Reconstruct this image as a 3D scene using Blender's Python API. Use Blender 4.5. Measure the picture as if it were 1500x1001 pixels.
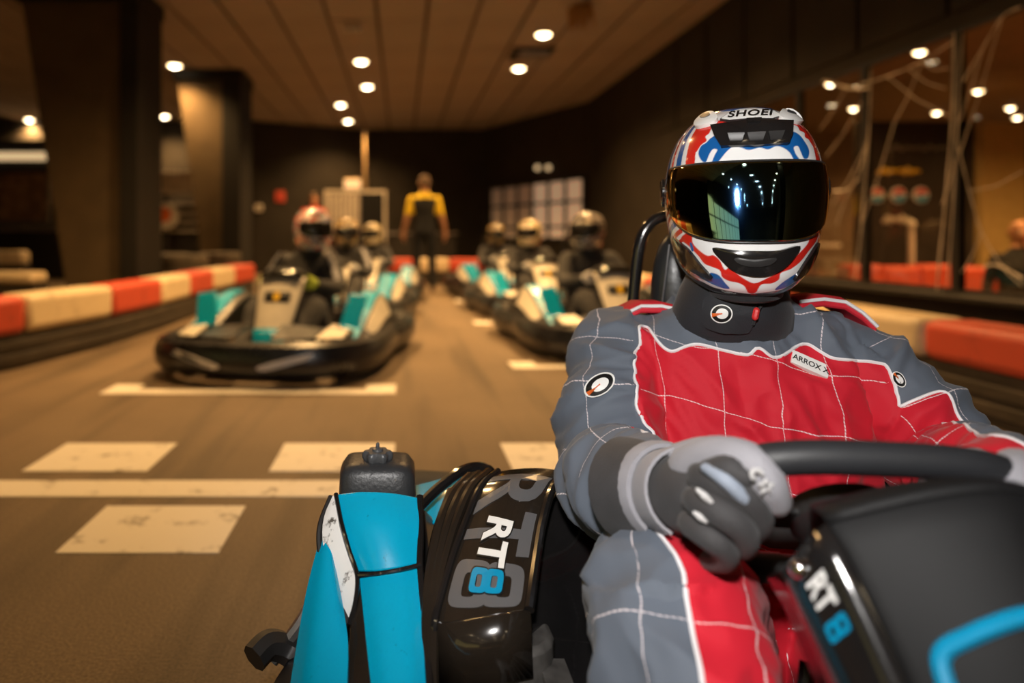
import bpy, bmesh, math, random
import numpy as np
from mathutils import Vector, Matrix, noise
from mathutils.bvhtree import BVHTree

for o in list(bpy.data.objects):
    bpy.data.objects.remove(o)
scene = bpy.context.scene
COL = scene.collection
R = math.radians
random.seed(7)

# ------------------------------------------------------------------ camera
CAMZ = 0.8
FPX = 1000.0            # focal length in pixels of a 1500 px wide frame
VX, VY = 588.0, 350.0   # vanishing point of the track direction
cam_d = bpy.data.cameras.new('camera')
cam = bpy.data.objects.new('camera', cam_d)
COL.objects.link(cam)
cam.location = (0, 0, CAMZ)
cam.rotation_euler = (R(90), 0, 0)
cam_d.sensor_width = 36.0
cam_d.lens = 24.0
cam_d.shift_x = (750 - VX) / 1500.0
cam_d.shift_y = (VY - 500.5) / 1500.0
cam_d.clip_start = 0.02
cam_d.dof.use_dof = True
cam_d.dof.focus_distance = 0.97
cam_d.dof.aperture_fstop = 1.7
scene.camera = cam

# ------------------------------------------------------------------ world, flash, exposure
world = bpy.data.worlds.new('world')
scene.world = world
world.use_nodes = True
world.node_tree.nodes['Background'].inputs[0].default_value = (1.0, 0.62, 0.32, 1)
world.node_tree.nodes['Background'].inputs[1].default_value = 0.010

def spot(name, loc, target, power, col, size, blend, radius, parent=None):
    d = bpy.data.lights.new(name, 'SPOT')
    d.energy = power
    d.color = col
    d.spot_size = R(size)
    d.spot_blend = blend
    d.shadow_soft_size = radius
    o = bpy.data.objects.new(name, d)
    COL.objects.link(o)
    o.location = loc
    o.rotation_euler = (Vector(target) - Vector(loc)).to_track_quat('-Z', 'Y').to_euler()
    if parent:
        o.parent = parent
    return o

FLASH = spot('camera_flash', (-0.05, -0.03, 1.09), (0.31, 1.0, 0.64), 47.0, (1.0, 0.965, 0.93), 74, 0.8, 0.04)

scene.view_settings.view_transform = 'Standard'
scene.view_settings.look = 'None'
scene.view_settings.exposure = 0.35
scene.view_settings.gamma = 1.0
scene.view_settings.use_curve_mapping = False

# ------------------------------------------------------------------ materials
M = {}
def nmat(name):
    m = bpy.data.materials.new(name)
    m.use_nodes = True
    M[name] = m
    return m, m.node_tree, m.node_tree.nodes['Principled BSDF']

def mat(name, col, rough=0.5, metal=0.0, coat=0.0, var=0.15, vscale=12.0, bump=0.0, bscale=200.0, spec=0.5,
        emit=None, estr=0.0, sheen=0.0, rvar=0.0):
    m, nt, b = nmat(name)
    N, L = nt.nodes, nt.links
    tc = N.new('ShaderNodeTexCoord')
    nz = N.new('ShaderNodeTexNoise')
    nz.inputs['Scale'].default_value = vscale
    nz.inputs['Detail'].default_value = 5
    L.new(tc.outputs['Object'], nz.inputs['Vector'])
    mp = N.new('ShaderNodeMapRange')
    mp.inputs[1].default_value = 0.25; mp.inputs[2].default_value = 0.75
    mp.inputs[3].default_value = 1 - var; mp.inputs[4].default_value = 1 + var
    L.new(nz.outputs['Fac'], mp.inputs[0])
    mx = N.new('ShaderNodeMix'); mx.data_type = 'RGBA'; mx.blend_type = 'MULTIPLY'
    mx.inputs[0].default_value = 1.0
    mx.inputs[6].default_value = (*col, 1)
    L.new(mp.outputs[0], mx.inputs[7])
    L.new(mx.outputs[2], b.inputs['Base Color'])
    b.inputs['Roughness'].default_value = rough
    if rvar:
        mr = N.new('ShaderNodeMapRange')
        mr.inputs[3].default_value = max(0.02, rough - rvar); mr.inputs[4].default_value = min(1, rough + rvar)
        L.new(nz.outputs['Fac'], mr.inputs[0]); L.new(mr.outputs[0], b.inputs['Roughness'])
    b.inputs['Metallic'].default_value = metal
    b.inputs['Coat Weight'].default_value = coat
    b.inputs['Coat Roughness'].default_value = 0.08
    b.inputs['Specular IOR Level'].default_value = spec
    b.inputs['Sheen Weight'].default_value = sheen
    if emit:
        b.inputs['Emission Color'].default_value = (*emit, 1)
        b.inputs['Emission Strength'].default_value = estr
    if bump:
        n2 = N.new('ShaderNodeTexNoise'); n2.inputs['Scale'].default_value = bscale; n2.inputs['Detail'].default_value = 4
        L.new(tc.outputs['Object'], n2.inputs['Vector'])
        bp = N.new('ShaderNodeBump'); bp.inputs['Strength'].default_value = bump; bp.inputs['Distance'].default_value = 0.003
        L.new(n2.outputs['Fac'], bp.inputs['Height']); L.new(bp.outputs[0], b.inputs['Normal'])
    return m

def worn(name, col, dirt, rough=0.5, scale=14.0, lo=0.52, hi=0.62, stretch=(1, 1, 1), coat=0.0, spec=0.5):
    """a coloured finish with scuffs that have a shape of their own"""
    m, nt, b = nmat(name)
    N, L = nt.nodes, nt.links
    tc = N.new('ShaderNodeTexCoord')
    mg = N.new('ShaderNodeMapping'); mg.inputs['Scale'].default_value = stretch
    L.new(tc.outputs['Object'], mg.inputs[0])
    nz = N.new('ShaderNodeTexNoise'); nz.inputs['Scale'].default_value = scale; nz.inputs['Detail'].default_value = 9
    nz.inputs['Roughness'].default_value = 0.72
    L.new(mg.outputs[0], nz.inputs['Vector'])
    mp = N.new('ShaderNodeMapRange'); mp.inputs[1].default_value = lo; mp.inputs[2].default_value = hi
    L.new(nz.outputs['Fac'], mp.inputs[0])
    mx = N.new('ShaderNodeMix'); mx.data_type = 'RGBA'
    mx.inputs[6].default_value = (*col, 1); mx.inputs[7].default_value = (*dirt, 1)
    L.new(mp.outputs[0], mx.inputs[0]); L.new(mx.outputs[2], b.inputs['Base Color'])
    b.inputs['Roughness'].default_value = rough
    b.inputs['Coat Weight'].default_value = coat
    b.inputs['Specular IOR Level'].default_value = spec
    return m

def emis(name, col, strength):
    m, nt, b = nmat(name)
    b.inputs['Base Color'].default_value = (*col, 1)
    b.inputs['Emission Color'].default_value = (*col, 1)
    b.inputs['Emission Strength'].default_value = strength
    return m

# asphalt with fine grain, broad patches and dark tyre streaks along the track
m, nt, b = nmat('asphalt')
N, L = nt.nodes, nt.links
tc = N.new('ShaderNodeTexCoord')
n1 = N.new('ShaderNodeTexNoise'); n1.inputs['Scale'].default_value = 0.9; n1.inputs['Detail'].default_value = 6
n2 = N.new('ShaderNodeTexNoise'); n2.inputs['Scale'].default_value = 160; n2.inputs['Detail'].default_value = 4
mg = N.new('ShaderNodeMapping'); mg.inputs['Scale'].default_value = (5.0, 0.35, 1)
n3 = N.new('ShaderNodeTexNoise'); n3.inputs['Scale'].default_value = 1.0; n3.inputs['Detail'].default_value = 5
for t in (n1, n2):
    L.new(tc.outputs['Object'], t.inputs['Vector'])
L.new(tc.outputs['Object'], mg.inputs[0]); L.new(mg.outputs[0], n3.inputs['Vector'])
cr = N.new('ShaderNodeValToRGB')
cr.color_ramp.elements[0].position = 0.3; cr.color_ramp.elements[0].color = (0.125, 0.086, 0.050, 1)
cr.color_ramp.elements[1].position = 0.72; cr.color_ramp.elements[1].color = (0.205, 0.145, 0.088, 1)
L.new(n1.outputs['Fac'], cr.inputs[0])
def mulrange(src, a0, a1, b0, b1):
    mp = N.new('ShaderNodeMapRange')
    mp.inputs[1].default_value = a0; mp.inputs[2].default_value = a1; mp.inputs[3].default_value = b0; mp.inputs[4].default_value = b1
    L.new(src, mp.inputs[0]); return mp.outputs[0]
mm = N.new('ShaderNodeMath'); mm.operation = 'MULTIPLY'
L.new(mulrange(n2.outputs['Fac'], 0.3, 0.7, 0.62, 1.38), mm.inputs[0])
L.new(mulrange(n3.outputs['Fac'], 0.50, 0.66, 1.0, 0.62), mm.inputs[1])
mx = N.new('ShaderNodeMix'); mx.data_type = 'RGBA'; mx.blend_type = 'MULTIPLY'; mx.inputs[0].default_value = 1
L.new(cr.outputs[0], mx.inputs[6]); L.new(mm.outputs[0], mx.inputs[7]); L.new(mx.outputs[2], b.inputs['Base Color'])
b.inputs['Roughness'].default_value = 0.62
b.inputs['Specular IOR Level'].default_value = 0.35
bp = N.new('ShaderNodeBump'); bp.inputs['Strength'].default_value = 0.5; bp.inputs['Distance'].default_value = 0.003
L.new(n2.outputs['Fac'], bp.inputs['Height']); L.new(bp.outputs[0], b.inputs['Normal'])

worn('road_paint', (0.80, 0.74, 0.64), (0.20, 0.16, 0.12), 0.6, 9, 0.56, 0.68)
mat('dark_wall', (0.030, 0.024, 0.018), 0.75, var=0.25, vscale=2, spec=0.25)
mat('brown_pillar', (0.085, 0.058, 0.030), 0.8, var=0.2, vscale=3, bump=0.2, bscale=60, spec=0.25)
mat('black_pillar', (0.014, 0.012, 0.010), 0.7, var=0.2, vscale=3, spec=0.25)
mat('ceiling_tile', (0.37, 0.31, 0.27), 0.9, var=0.1, vscale=1.3, bump=0.15, bscale=90, spec=0.2)
mat('ceiling_grid', (0.060, 0.044, 0.033), 0.8)
mat('lamp_trim', (0.30, 0.24, 0.18), 0.5)
emis('lamp_glow', (1.0, 0.70, 0.36), 11.0)
emis('lamp_bulb', (1.0, 0.86, 0.62), 26.0)
emis('strip_glow', (1.0, 0.70, 0.36), 0.55)
worn('barrier_red', (0.58, 0.075, 0.035), (0.30, 0.05, 0.03), 0.5, 6, 0.55, 0.75)
worn('barrier_cream', (0.74, 0.58, 0.36), (0.42, 0.30, 0.17), 0.5, 6, 0.55, 0.75)
worn('barrier_base', (0.036, 0.026, 0.016), (0.075, 0.055, 0.036), 0.7, 3, 0.5, 0.7, stretch=(1, 1, 4))
mat('tyre_rubber', (0.030, 0.028, 0.026), 0.7, var=0.3, vscale=20, bump=0.2, bscale=80)
mat('old_tyre', (0.085, 0.066, 0.046), 0.8, var=0.35, vscale=12, bump=0.3, bscale=70)
worn('blue_plastic', (0.0, 0.37, 0.61), (0.004, 0.17, 0.28), 0.26, 26, 0.62, 0.70, stretch=(3, 3, .7), coat=0.3)
worn('white_scuffed', (0.82, 0.80, 0.77), (0.09, 0.075, 0.06), 0.35, 22, 0.57, 0.64, stretch=(2, 2, .8), coat=0.2)
mat('white_panel', (0.78, 0.72, 0.60), 0.32, coat=0.4, var=0.08)
mat('black_gloss', (0.012, 0.011, 0.011), 0.16, coat=0.5, var=0.3)
mat('black_plastic', (0.022, 0.021, 0.021), 0.42, var=0.3, rvar=0.08)
mat('black_matte', (0.0065, 0.0065, 0.007), 0.60, var=0.15, bump=0.12, bscale=500, spec=0.22)
mat('bumper_black', (0.014, 0.014, 0.017), 0.30, var=0.4, vscale=9, rvar=0.1)
mat('carbon_brown', (0.020, 0.015, 0.011), 0.17, coat=0.6, var=0.3)
mat('tank_black', (0.026, 0.027, 0.029), 0.40, var=0.3, bump=0.25, bscale=160)
mat('tank_cap', (0.060, 0.062, 0.066), 0.38, var=0.2)
mat('decal_grey', (0.115, 0.115, 0.12), 0.28, var=0.05, coat=0.3)
mat('decal_white', (0.85, 0.85, 0.83), 0.35, var=0.05)
mat('decal_blue', (0.0, 0.27, 0.50), 0.3, var=0.05)
mat('decal_black', (0.008, 0.008, 0.008), 0.35, var=0.05)
mat('decal_yellow', (0.85, 0.52, 0.02), 0.35, var=0.05)
mat('decal_orange', (0.70, 0.13, 0.02), 0.4, var=0.05)
mat('decal_red', (0.60, 0.03, 0.03), 0.4, var=0.05)
mat('silver_strip', (0.72, 0.70, 0.70), 0.35)
mat('chrome', (0.75, 0.75, 0.76), 0.12, metal=1.0, var=0.05)
mat('steel', (0.40, 0.39, 0.38), 0.38, metal=0.9, var=0.25, vscale=30)
mat('cast_metal', (0.17, 0.16, 0.15), 0.5, metal=0.7, var=0.4, vscale=40, bump=0.4, bscale=60)
mat('foam_grip', (0.020, 0.021, 0.024), 0.50, var=0.2, bump=0.15, bscale=500)
mat('vinyl_black', (0.020, 0.021, 0.022), 0.30, var=0.2, bump=0.1, bscale=120)
mat('black_cloth', (0.012, 0.012, 0.014), 0.85, var=0.25, bump=0.25, bscale=400, sheen=0.1)
mat('collar_cloth', (0.013, 0.014, 0.018), 0.75, var=0.2, bump=0.15, bscale=500, sheen=0.1)
mat('driver_suit', (0.022, 0.021, 0.024), 0.8, var=0.4, vscale=7, bump=0.3, bscale=40, sheen=0.1)
mat('glove_dark', (0.040, 0.038, 0.040), 0.75, var=0.18, vscale=30, bump=0.25, bscale=600, sheen=0.1)
mat('glove_light', (0.30, 0.295, 0.325), 0.7, var=0.1, vscale=30, bump=0.2, bscale=600, sheen=0.1)
mat('glove_fourchette', (0.26, 0.30, 0.37), 0.7, var=0.1, vscale=30)
mat('glove_white', (0.56, 0.55, 0.55), 0.6, var=0.1)
mat('glove_lime', (0.50, 0.62, 0.06), 0.6, var=0.2)
mat('piping_white', (0.82, 0.80, 0.82), 0.6, var=0.05)
mat('suit_red', (0.55, 0.010, 0.026), 0.72, var=0.12, vscale=9, bump=0.2, bscale=700)
mat('belt_dark', (0.075, 0.072, 0.072), 0.55, var=0.15)
mat('skin', (0.55, 0.27, 0.15), 0.55, var=0.12)
mat('hair_brown', (0.10, 0.055, 0.025), 0.7, var=0.4, vscale=60, bump=0.4, bscale=150)
mat('shirt_black', (0.010, 0.010, 0.011), 0.8, var=0.3)
mat('shirt_yellow', (0.95, 0.66, 0.02), 0.75, var=0.12)
mat('shirt_red', (0.55, 0.05, 0.03), 0.75, var=0.12)
mat('trousers_black', (0.010, 0.010, 0.012), 0.85, var=0.3)
mat('shoe_brown', (0.10, 0.06, 0.04), 0.6)
mat('web_white', (0.62, 0.52, 0.42), 0.9, var=0.3)
mat('frame_dark', (0.012, 0.010, 0.009), 0.5)
mat('board_black', (0.030, 0.020, 0.014), 0.6, var=0.3, vscale=4)
mat('wall_yellow', (0.62, 0.42, 0.15), 0.8, var=0.1)
mat('room_wall', (0.28, 0.19, 0.12), 0.8, var=0.2)
mat('panel_white', (0.62, 0.55, 0.45), 0.6, var=0.2, vscale=5)
mat('panel_grey', (0.22, 0.19, 0.17), 0.6, var=0.3, vscale=8)
mat('dark_object', (0.022, 0.018, 0.014), 0.6, var=0.3)
mat('box_wood', (0.45, 0.30, 0.15), 0.6, var=0.25)
mat('poster_print', (0.40, 0.24, 0.13), 0.6, var=0.75, vscale=3.5)
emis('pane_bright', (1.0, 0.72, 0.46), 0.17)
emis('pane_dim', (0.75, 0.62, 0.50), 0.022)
emis('facade_glow', (0.95, 0.78, 0.26), 0.55)
mat('tuft_brown', (0.34, 0.17, 0.05), 0.9, var=0.4, vscale=40)

m, nt, b = nmat('window_glass')
b.inputs['Base Color'].default_value = (1, 0.97, 0.92, 1)
b.inputs['Roughness'].default_value = 0.01
tr = nt.nodes.new('ShaderNodeBsdfTransparent'); tr.inputs[0].default_value = (0.90, 0.87, 0.82, 1)
gl = nt.nodes.new('ShaderNodeBsdfGlossy'); gl.inputs['Roughness'].default_value = 0.01
lw_ = nt.nodes.new('ShaderNodeLayerWeight'); lw_.inputs[0].default_value = 0.5
fr = nt.nodes.new('ShaderNodeMath'); fr.operation = 'POWER'; fr.inputs[1].default_value = 4.0
nt.links.new(lw_.outputs['Facing'], fr.inputs[0])
ms = nt.nodes.new('ShaderNodeMixShader')
nt.links.new(fr.outputs[0], ms.inputs[0]); nt.links.new(tr.outputs[0], ms.inputs[1]); nt.links.new(gl.outputs[0], ms.inputs[2])
nt.links.new(ms.outputs[0], nt.nodes['Material Output'].inputs[0])

m, nt, b = nmat('visor_mirror')
N, L = nt.nodes, nt.links
lw = N.new('ShaderNodeLayerWeight'); lw.inputs[0].default_value = 0.35
cr = N.new('ShaderNodeValToRGB')
cr.color_ramp.elements[0].color = (0.10, 0.34, 0.95, 1); cr.color_ramp.elements[0].position = 0.0
cr.color_ramp.elements[1].color = (0.60, 0.36, 0.22, 1); cr.color_ramp.elements[1].position = 0.9
e = cr.color_ramp.elements.new(0.05); e.color = (0.24, 0.46, 0.60, 1)
e = cr.color_ramp.elements.new(0.16); e.color = (0.58, 0.60, 0.26, 1)
L.new(lw.outputs['Facing'], cr.inputs[0]); L.new(cr.outputs[0], b.inputs['Base Color'])
b.inputs['Metallic'].default_value = 1.0
b.inputs['Roughness'].default_value = 0.045

m, nt, b = nmat('helmet_paint')
at = nt.nodes.new('ShaderNodeAttribute'); at.attribute_name = 'paint'
nt.links.new(at.outputs['Color'], b.inputs['Base Color'])
b.inputs['Roughness'].default_value = 0.22
b.inputs['Coat Weight'].default_value = 0.6
b.inputs['Coat Roughness'].default_value = 0.05

def helmet_multi(name, cols, scale):
    m, nt, b = nmat(name)
    N, L = nt.nodes, nt.links
    tc = N.new('ShaderNodeTexCoord')
    nz = N.new('ShaderNodeTexNoise'); nz.inputs['Scale'].default_value = scale; nz.inputs['Detail'].default_value = 1
    nz.inputs['Distortion'].default_value = 1.2
    L.new(tc.outputs['Object'], nz.inputs['Vector'])
    cr = N.new('ShaderNodeValToRGB'); cr.color_ramp.interpolation = 'CONSTANT'
    k = len(cols)
    els = cr.color_ramp.elements
    els[0].position = 0; els[0].color = (*cols[0], 1)
    els[1].position = 0.30 + 0.42 / k; els[1].color = (*cols[1], 1)
    for i in range(2, k):
        e = els.new(0.30 + 0.42 * i / k); e.color = (*cols[i], 1)
    L.new(nz.outputs['Fac'], cr.inputs[0]); L.new(cr.outputs[0], b.inputs['Base Color'])
    b.inputs['Roughness'].default_value = 0.2; b.inputs['Coat Weight'].default_value = 0.6
helmet_multi('helmet_redwhite', [(0.75, 0.72, 0.68), (0.60, 0.05, 0.03), (0.75, 0.72, 0.68), (0.06, 0.07, 0.25), (0.75, 0.7, 0.66)], 11)
helmet_multi('helmet_goldblack', [(0.02, 0.02, 0.02), (0.55, 0.38, 0.16), (0.05, 0.04, 0.03), (0.60, 0.48, 0.30)], 10)
helmet_multi('helmet_cream', [(0.70, 0.58, 0.38), (0.62, 0.50, 0.30), (0.35, 0.26, 0.14)], 7)
helmet_multi('helmet_silver', [(0.40, 0.36, 0.33), (0.08, 0.075, 0.08), (0.5, 0.42, 0.33), (0.10, 0.09, 0.09)], 12)

# racing suit: panel field g (metres, >0 grey), thread grid from u and v
m, nt, b = nmat('racing_suit')
N, L = nt.nodes, nt.links
def attr(n):
    a = N.new('ShaderNodeAttribute'); a.attribute_name = n; return a.outputs['Fac']
def math_(op, a, b_=None, c=None):
    n = N.new('ShaderNodeMath'); n.operation = op
    for i, v in enumerate((a, b_, c)):
        if v is None: continue
        if isinstance(v, (int, float)): n.inputs[i].default_value = v
        else: L.new(v, n.inputs[i])
    return n.outputs[0]
tc = N.new('ShaderNodeTexCoord')
nz = N.new('ShaderNodeTexNoise'); nz.inputs['Scale'].default_value = 6; nz.inputs['Detail'].default_value = 3
L.new(tc.outputs['Object'], nz.inputs['Vector'])
wv = N.new('ShaderNodeTexNoise'); wv.inputs['Scale'].default_value = 900; wv.inputs['Detail'].default_value = 2
L.new(tc.outputs['Object'], wv.inputs['Vector'])
isg = math_('GREATER_THAN', attr('g'), 0.0)
mx = N.new('ShaderNodeMix'); mx.data_type = 'RGBA'
mx.inputs[6].default_value = (0.56, 0.010, 0.026, 1); mx.inputs[7].default_value = (0.112, 0.132, 0.168, 1)
L.new(isg, mx.inputs[0])
def line(u):
    w = math_('MULTIPLY_ADD', nz.outputs['Fac'], 0.45, u)
    f = math_('FRACT', w)
    d = math_('ABSOLUTE', math_('SUBTRACT', f, 0.5))
    return math_('LESS_THAN', d, 0.0075)
dash = math_('GREATER_THAN', math_('FRACT', math_('MULTIPLY', math_('ADD', attr('u'), attr('v')), 19.0)), 0.22)
st = math_('MULTIPLY', math_('MULTIPLY', math_('MAXIMUM', line(attr('u')), line(attr('v'))), dash), math_('GREATER_THAN', attr('k'), 0.98))
mx2 = N.new('ShaderNodeMix'); mx2.data_type = 'RGBA'
L.new(math_('MULTIPLY', st, 0.8), mx2.inputs[0]); L.new(mx.outputs[2], mx2.inputs[6]); mx2.inputs[7].default_value = (0.80, 0.72, 0.74, 1)
L.new(mx2.outputs[2], b.inputs['Base Color'])
b.inputs['Roughness'].default_value = 0.7; b.inputs['Specular IOR Level'].default_value = 0.3
b.inputs['Sheen Weight'].default_value = 0.08
hh = math_('ADD', math_('MULTIPLY', wv.outputs['Fac'], 0.12), math_('MULTIPLY', st, -0.35))
bp = N.new('ShaderNodeBump'); bp.inputs['Strength'].default_value = 0.5; bp.inputs['Distance'].default_value = 0.002
L.new(hh, bp.inputs['Height']); L.new(bp.outputs[0], b.inputs['Normal'])

# ------------------------------------------------------------------ mesh helpers
def P(px, py, Y):
    """world point at depth Y on the ray of photograph pixel (px, py)"""
    return Vector(((px - VX) * Y / FPX, Y, CAMZ - (py - VY) * Y / FPX))

class MB:
    def __init__(s):
        s.v = []; s.f = []; s.m = []
    def add(s, vs, fs, mi=0):
        o = len(s.v)
        s.v += [tuple(v) for v in vs]
        s.f += [tuple(i + o for i in f) for f in fs]
        s.m += [mi] * len(fs)
        return s
    def box(s, lo, hi, mi=0, mtx=None):
        x0, y0, z0 = lo; x1, y1, z1 = hi
        vs = [Vector(p) for p in ((x0,y0,z0),(x1,y0,z0),(x1,y1,z0),(x0,y1,z0),(x0,y0,z1),(x1,y0,z1),(x1,y1,z1),(x0,y1,z1))]
        if mtx: vs = [mtx @ v for v in vs]
        return s.add(vs, [(0,3,2,1),(4,5,6,7),(0,1,5,4),(1,2,6,5),(2,3,7,6),(3,0,4,7)], mi)
    def hexa(s, p, mi=0):
        """eight corners: bottom four, top four"""
        return s.add(p, [(0,3,2,1),(4,5,6,7),(0,1,5,4),(1,2,6,5),(2,3,7,6),(3,0,4,7)], mi)
    def rings(s, rs, mi=0, closed=True, cap=True, loop=False):
        n = len(rs[0]); vs = [p for r in rs for p in r]; fs = []
        k = len(rs)
        for i in range(k if loop else k - 1):
            a = i * n; b = ((i + 1) % k) * n
            for j in range(n if closed else n - 1):
                j2 = (j + 1) % n
                fs.append((a + j, a + j2, b + j2, b + j))
        if cap and not loop and closed:
            fs.append(tuple(range(n - 1, -1, -1)))
            fs.append(tuple((k - 1) * n + j for j in range(n)))
        return s.add(vs, fs, mi)
    def tube(s, path, r, n=10, mi=0, cap=True, loop=False, flat=1.0):
        path = [Vector(p) for p in path]
        rr = r if isinstance(r, (list, tuple)) else [r] * len(path)
        rs = []
        K = len(path)
        prev = None
        for i, p in enumerate(path):
            if loop: t = path[(i + 1) % K] - path[i - 1]
            else: t = path[min(i + 1, K - 1)] - path[max(i - 1, 0)]
            t.normalize()
            if prev is None:
                u = t.orthogonal().normalized()
            else:
                u = prev - t * prev.dot(t)
                u = u.normalized() if u.length > 1e-6 else t.orthogonal().normalized()
            prev = u; w = t.cross(u)
            rs.append([p + (u * math.cos(a) + w * math.sin(a) * flat) * rr[i] for a in [2 * math.pi * j / n for j in range(n)]])
        if loop:
            return s.rings(rs, mi, loop=True)
        return s.rings(rs, mi, cap=cap)
    def capsule(s, pts, n=12, mi=0):
        """tapered chain of (point, radius) with rounded ends"""
        pts = [(Vector(p), r) for p, r in pts]
        path = []; rad = []
        p0, r0 = pts[0]; d = (p0 - pts[1][0]).normalized()
        for k in (80, 60, 35):
            path.append(p0 + d * r0 * math.sin(R(k))); rad.append(r0 * math.cos(R(k)))
        for i in range(len(pts) - 1):
            a, ra = pts[i]; c, rc = pts[i + 1]
            am = pts[i - 1][0] if i else a * 2 - c
            cm = pts[i + 2][0] if i + 2 < len(pts) else c * 2 - a
            for t in (0, .25, .5, .75):
                q = 0.5 * ((2 * a) + (c - am) * t + (2 * am - 5 * a + 4 * c - cm) * t * t + (3 * a - am - 3 * c + cm) * t ** 3)
                path.append(q); rad.append(ra + (rc - ra) * t)
        p1, r1 = pts[-1]; d = (p1 - pts[-2][0]).normalized()
        path.append(p1); rad.append(r1)
        for k in (35, 60, 80):
            path.append(p1 + d * r1 * math.sin(R(k))); rad.append(r1 * math.cos(R(k)))
        return s.tube(path, rad, n, mi)
    def lathe(s, prof, axis='z', n=24, mi=0, at=(0, 0, 0)):
        """prof: (radius, height) pairs, closed with caps"""
        rs = []
        for r, h in prof:
            ring = []
            for j in range(n):
                a = 2 * math.pi * j / n
                c, q = r * math.cos(a), r * math.sin(a)
                p = {'z': (c, q, h), 'x': (h, c, q), 'y': (q, h, c)}[axis]
                ring.append((p[0] + at[0], p[1] + at[1], p[2] + at[2]))
            rs.append(ring)
        return s.rings(rs, mi)
    def prism(s, poly, mapf, d0, d1, mi=0):
        """poly in 2-D, mapf(u, v, d) -> 3-D"""
        n = len(poly)
        vs = [mapf(u, v, d0) for u, v in poly] + [mapf(u, v, d1) for u, v in poly]
        fs = [tuple(range(n - 1, -1, -1)), tuple(range(n, 2 * n))] + [(j, (j + 1) % n, n + (j + 1) % n, n + j) for j in range(n)]
        return s.add(vs, fs, mi)
    def xf(s, mtx):
        s.v = [tuple(mtx @ Vector(v)) for v in s.v]; return s
    def mesh(s, name, mats, smooth=40):
        me = bpy.data.meshes.new(name)
        me.from_pydata(s.v, [], s.f)
        for q in mats: me.materials.append(M[q])
        if len(mats) > 1: me.polygons.foreach_set('material_index', s.m)
        bm = bmesh.new(); bm.from_mesh(me)
        bmesh.ops.recalc_face_normals(bm, faces=bm.faces[:])
        bm.to_mesh(me); bm.free()
        if smooth:
            me.shade_smooth(); me.set_sharp_from_angle(angle=R(smooth))
        me.update()
        return me

def link(name, me, parent=None):
    o = bpy.data.objects.new(name, me)
    COL.objects.link(o)
    if parent is not None: o.parent = parent
    return o

def obj(name, mb, mats, parent=None, smooth=40, bevel=0.0, seg=2, solid=0.0, subd=0, off=0.0, label=None):
    if isinstance(mats, str): mats = [mats]
    o = link(name, mb.mesh(name, mats, smooth), parent)
    if solid:
        q = o.modifiers.new('thick', 'SOLIDIFY'); q.thickness = solid; q.offset = off
    if bevel:
        q = o.modifiers.new('bevel', 'BEVEL'); q.width = bevel; q.segments = seg; q.limit_method = 'ANGLE'; q.angle_limit = R(35)
    if subd:
        q = o.modifiers.new('sub', 'SUBSURF'); q.levels = subd; q.render_levels = subd
    if label: o['label'] = label
    return o

def tag(o, label=None, cat=None, group=None, kind=None):
    if label: o['label'] = label
    if cat: o['category'] = cat
    if group: o['group'] = group
    if kind: o['kind'] = kind
    return o

def thing(name, label, cat, loc=(0, 0, 0), rotz=0.0, group=None):
    o = bpy.data.objects.new(name, None)
    o.empty_display_size = 0.1
    COL.objects.link(o)
    o.location = loc; o.rotation_euler = (0, 0, rotz)
    return tag(o, label, cat, group)

def keep(o, parent):
    """parent a part that was built in world coordinates"""
    o.parent = parent
    o.matrix_parent_inverse = parent.matrix_basis.inverted()
    return o

def copy_tree(o, parent=None):
    c = o.copy(); COL.objects.link(c)
    c.parent = parent
    for ch in o.children: copy_tree(ch, c)
    return c

def catmull(pts, k=8, closed=False):
    pts = [np.array(p, float) for p in pts]; n = len(pts); out = []
    for i in range(n if closed else n - 1):
        if closed: a, b_, c, d = pts[i - 1], pts[i], pts[(i + 1) % n], pts[(i + 2) % n]
        else: a, b_, c, d = pts[max(i - 1, 0)], pts[i], pts[i + 1], pts[min(i + 2, n - 1)]
        for j in range(k):
            t = j / k
            out.append(0.5 * (2 * b_ + (c - a) * t + (2 * a - 5 * b_ + 4 * c - d) * t * t + (3 * b_ - a - 3 * c + d) * t ** 3))
    if not closed: out.append(pts[-1])
    return out

def sdf_poly(poly, X, Y):
    """signed distance (positive inside) of points to a polygon"""
    poly = np.array(poly); d = np.full(X.shape, 1e9); ins = np.zeros(X.shape, bool)
    n = len(poly)
    for i in range(n):
        ax, ay = poly[i]; bx, by = poly[(i + 1) % n]
        ex, ey = bx - ax, by - ay
        t = np.clip(((X - ax) * ex + (Y - ay) * ey) / (ex * ex + ey * ey + 1e-12), 0, 1)
        d = np.minimum(d, np.hypot(X - ax - t * ex, Y - ay - t * ey))
        c = (ay > Y) != (by > Y)
        ins ^= c & (X < (bx - ax) * (Y - ay) / (by - ay + 1e-12) + ax)
    return np.where(ins, d, -d)

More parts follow.
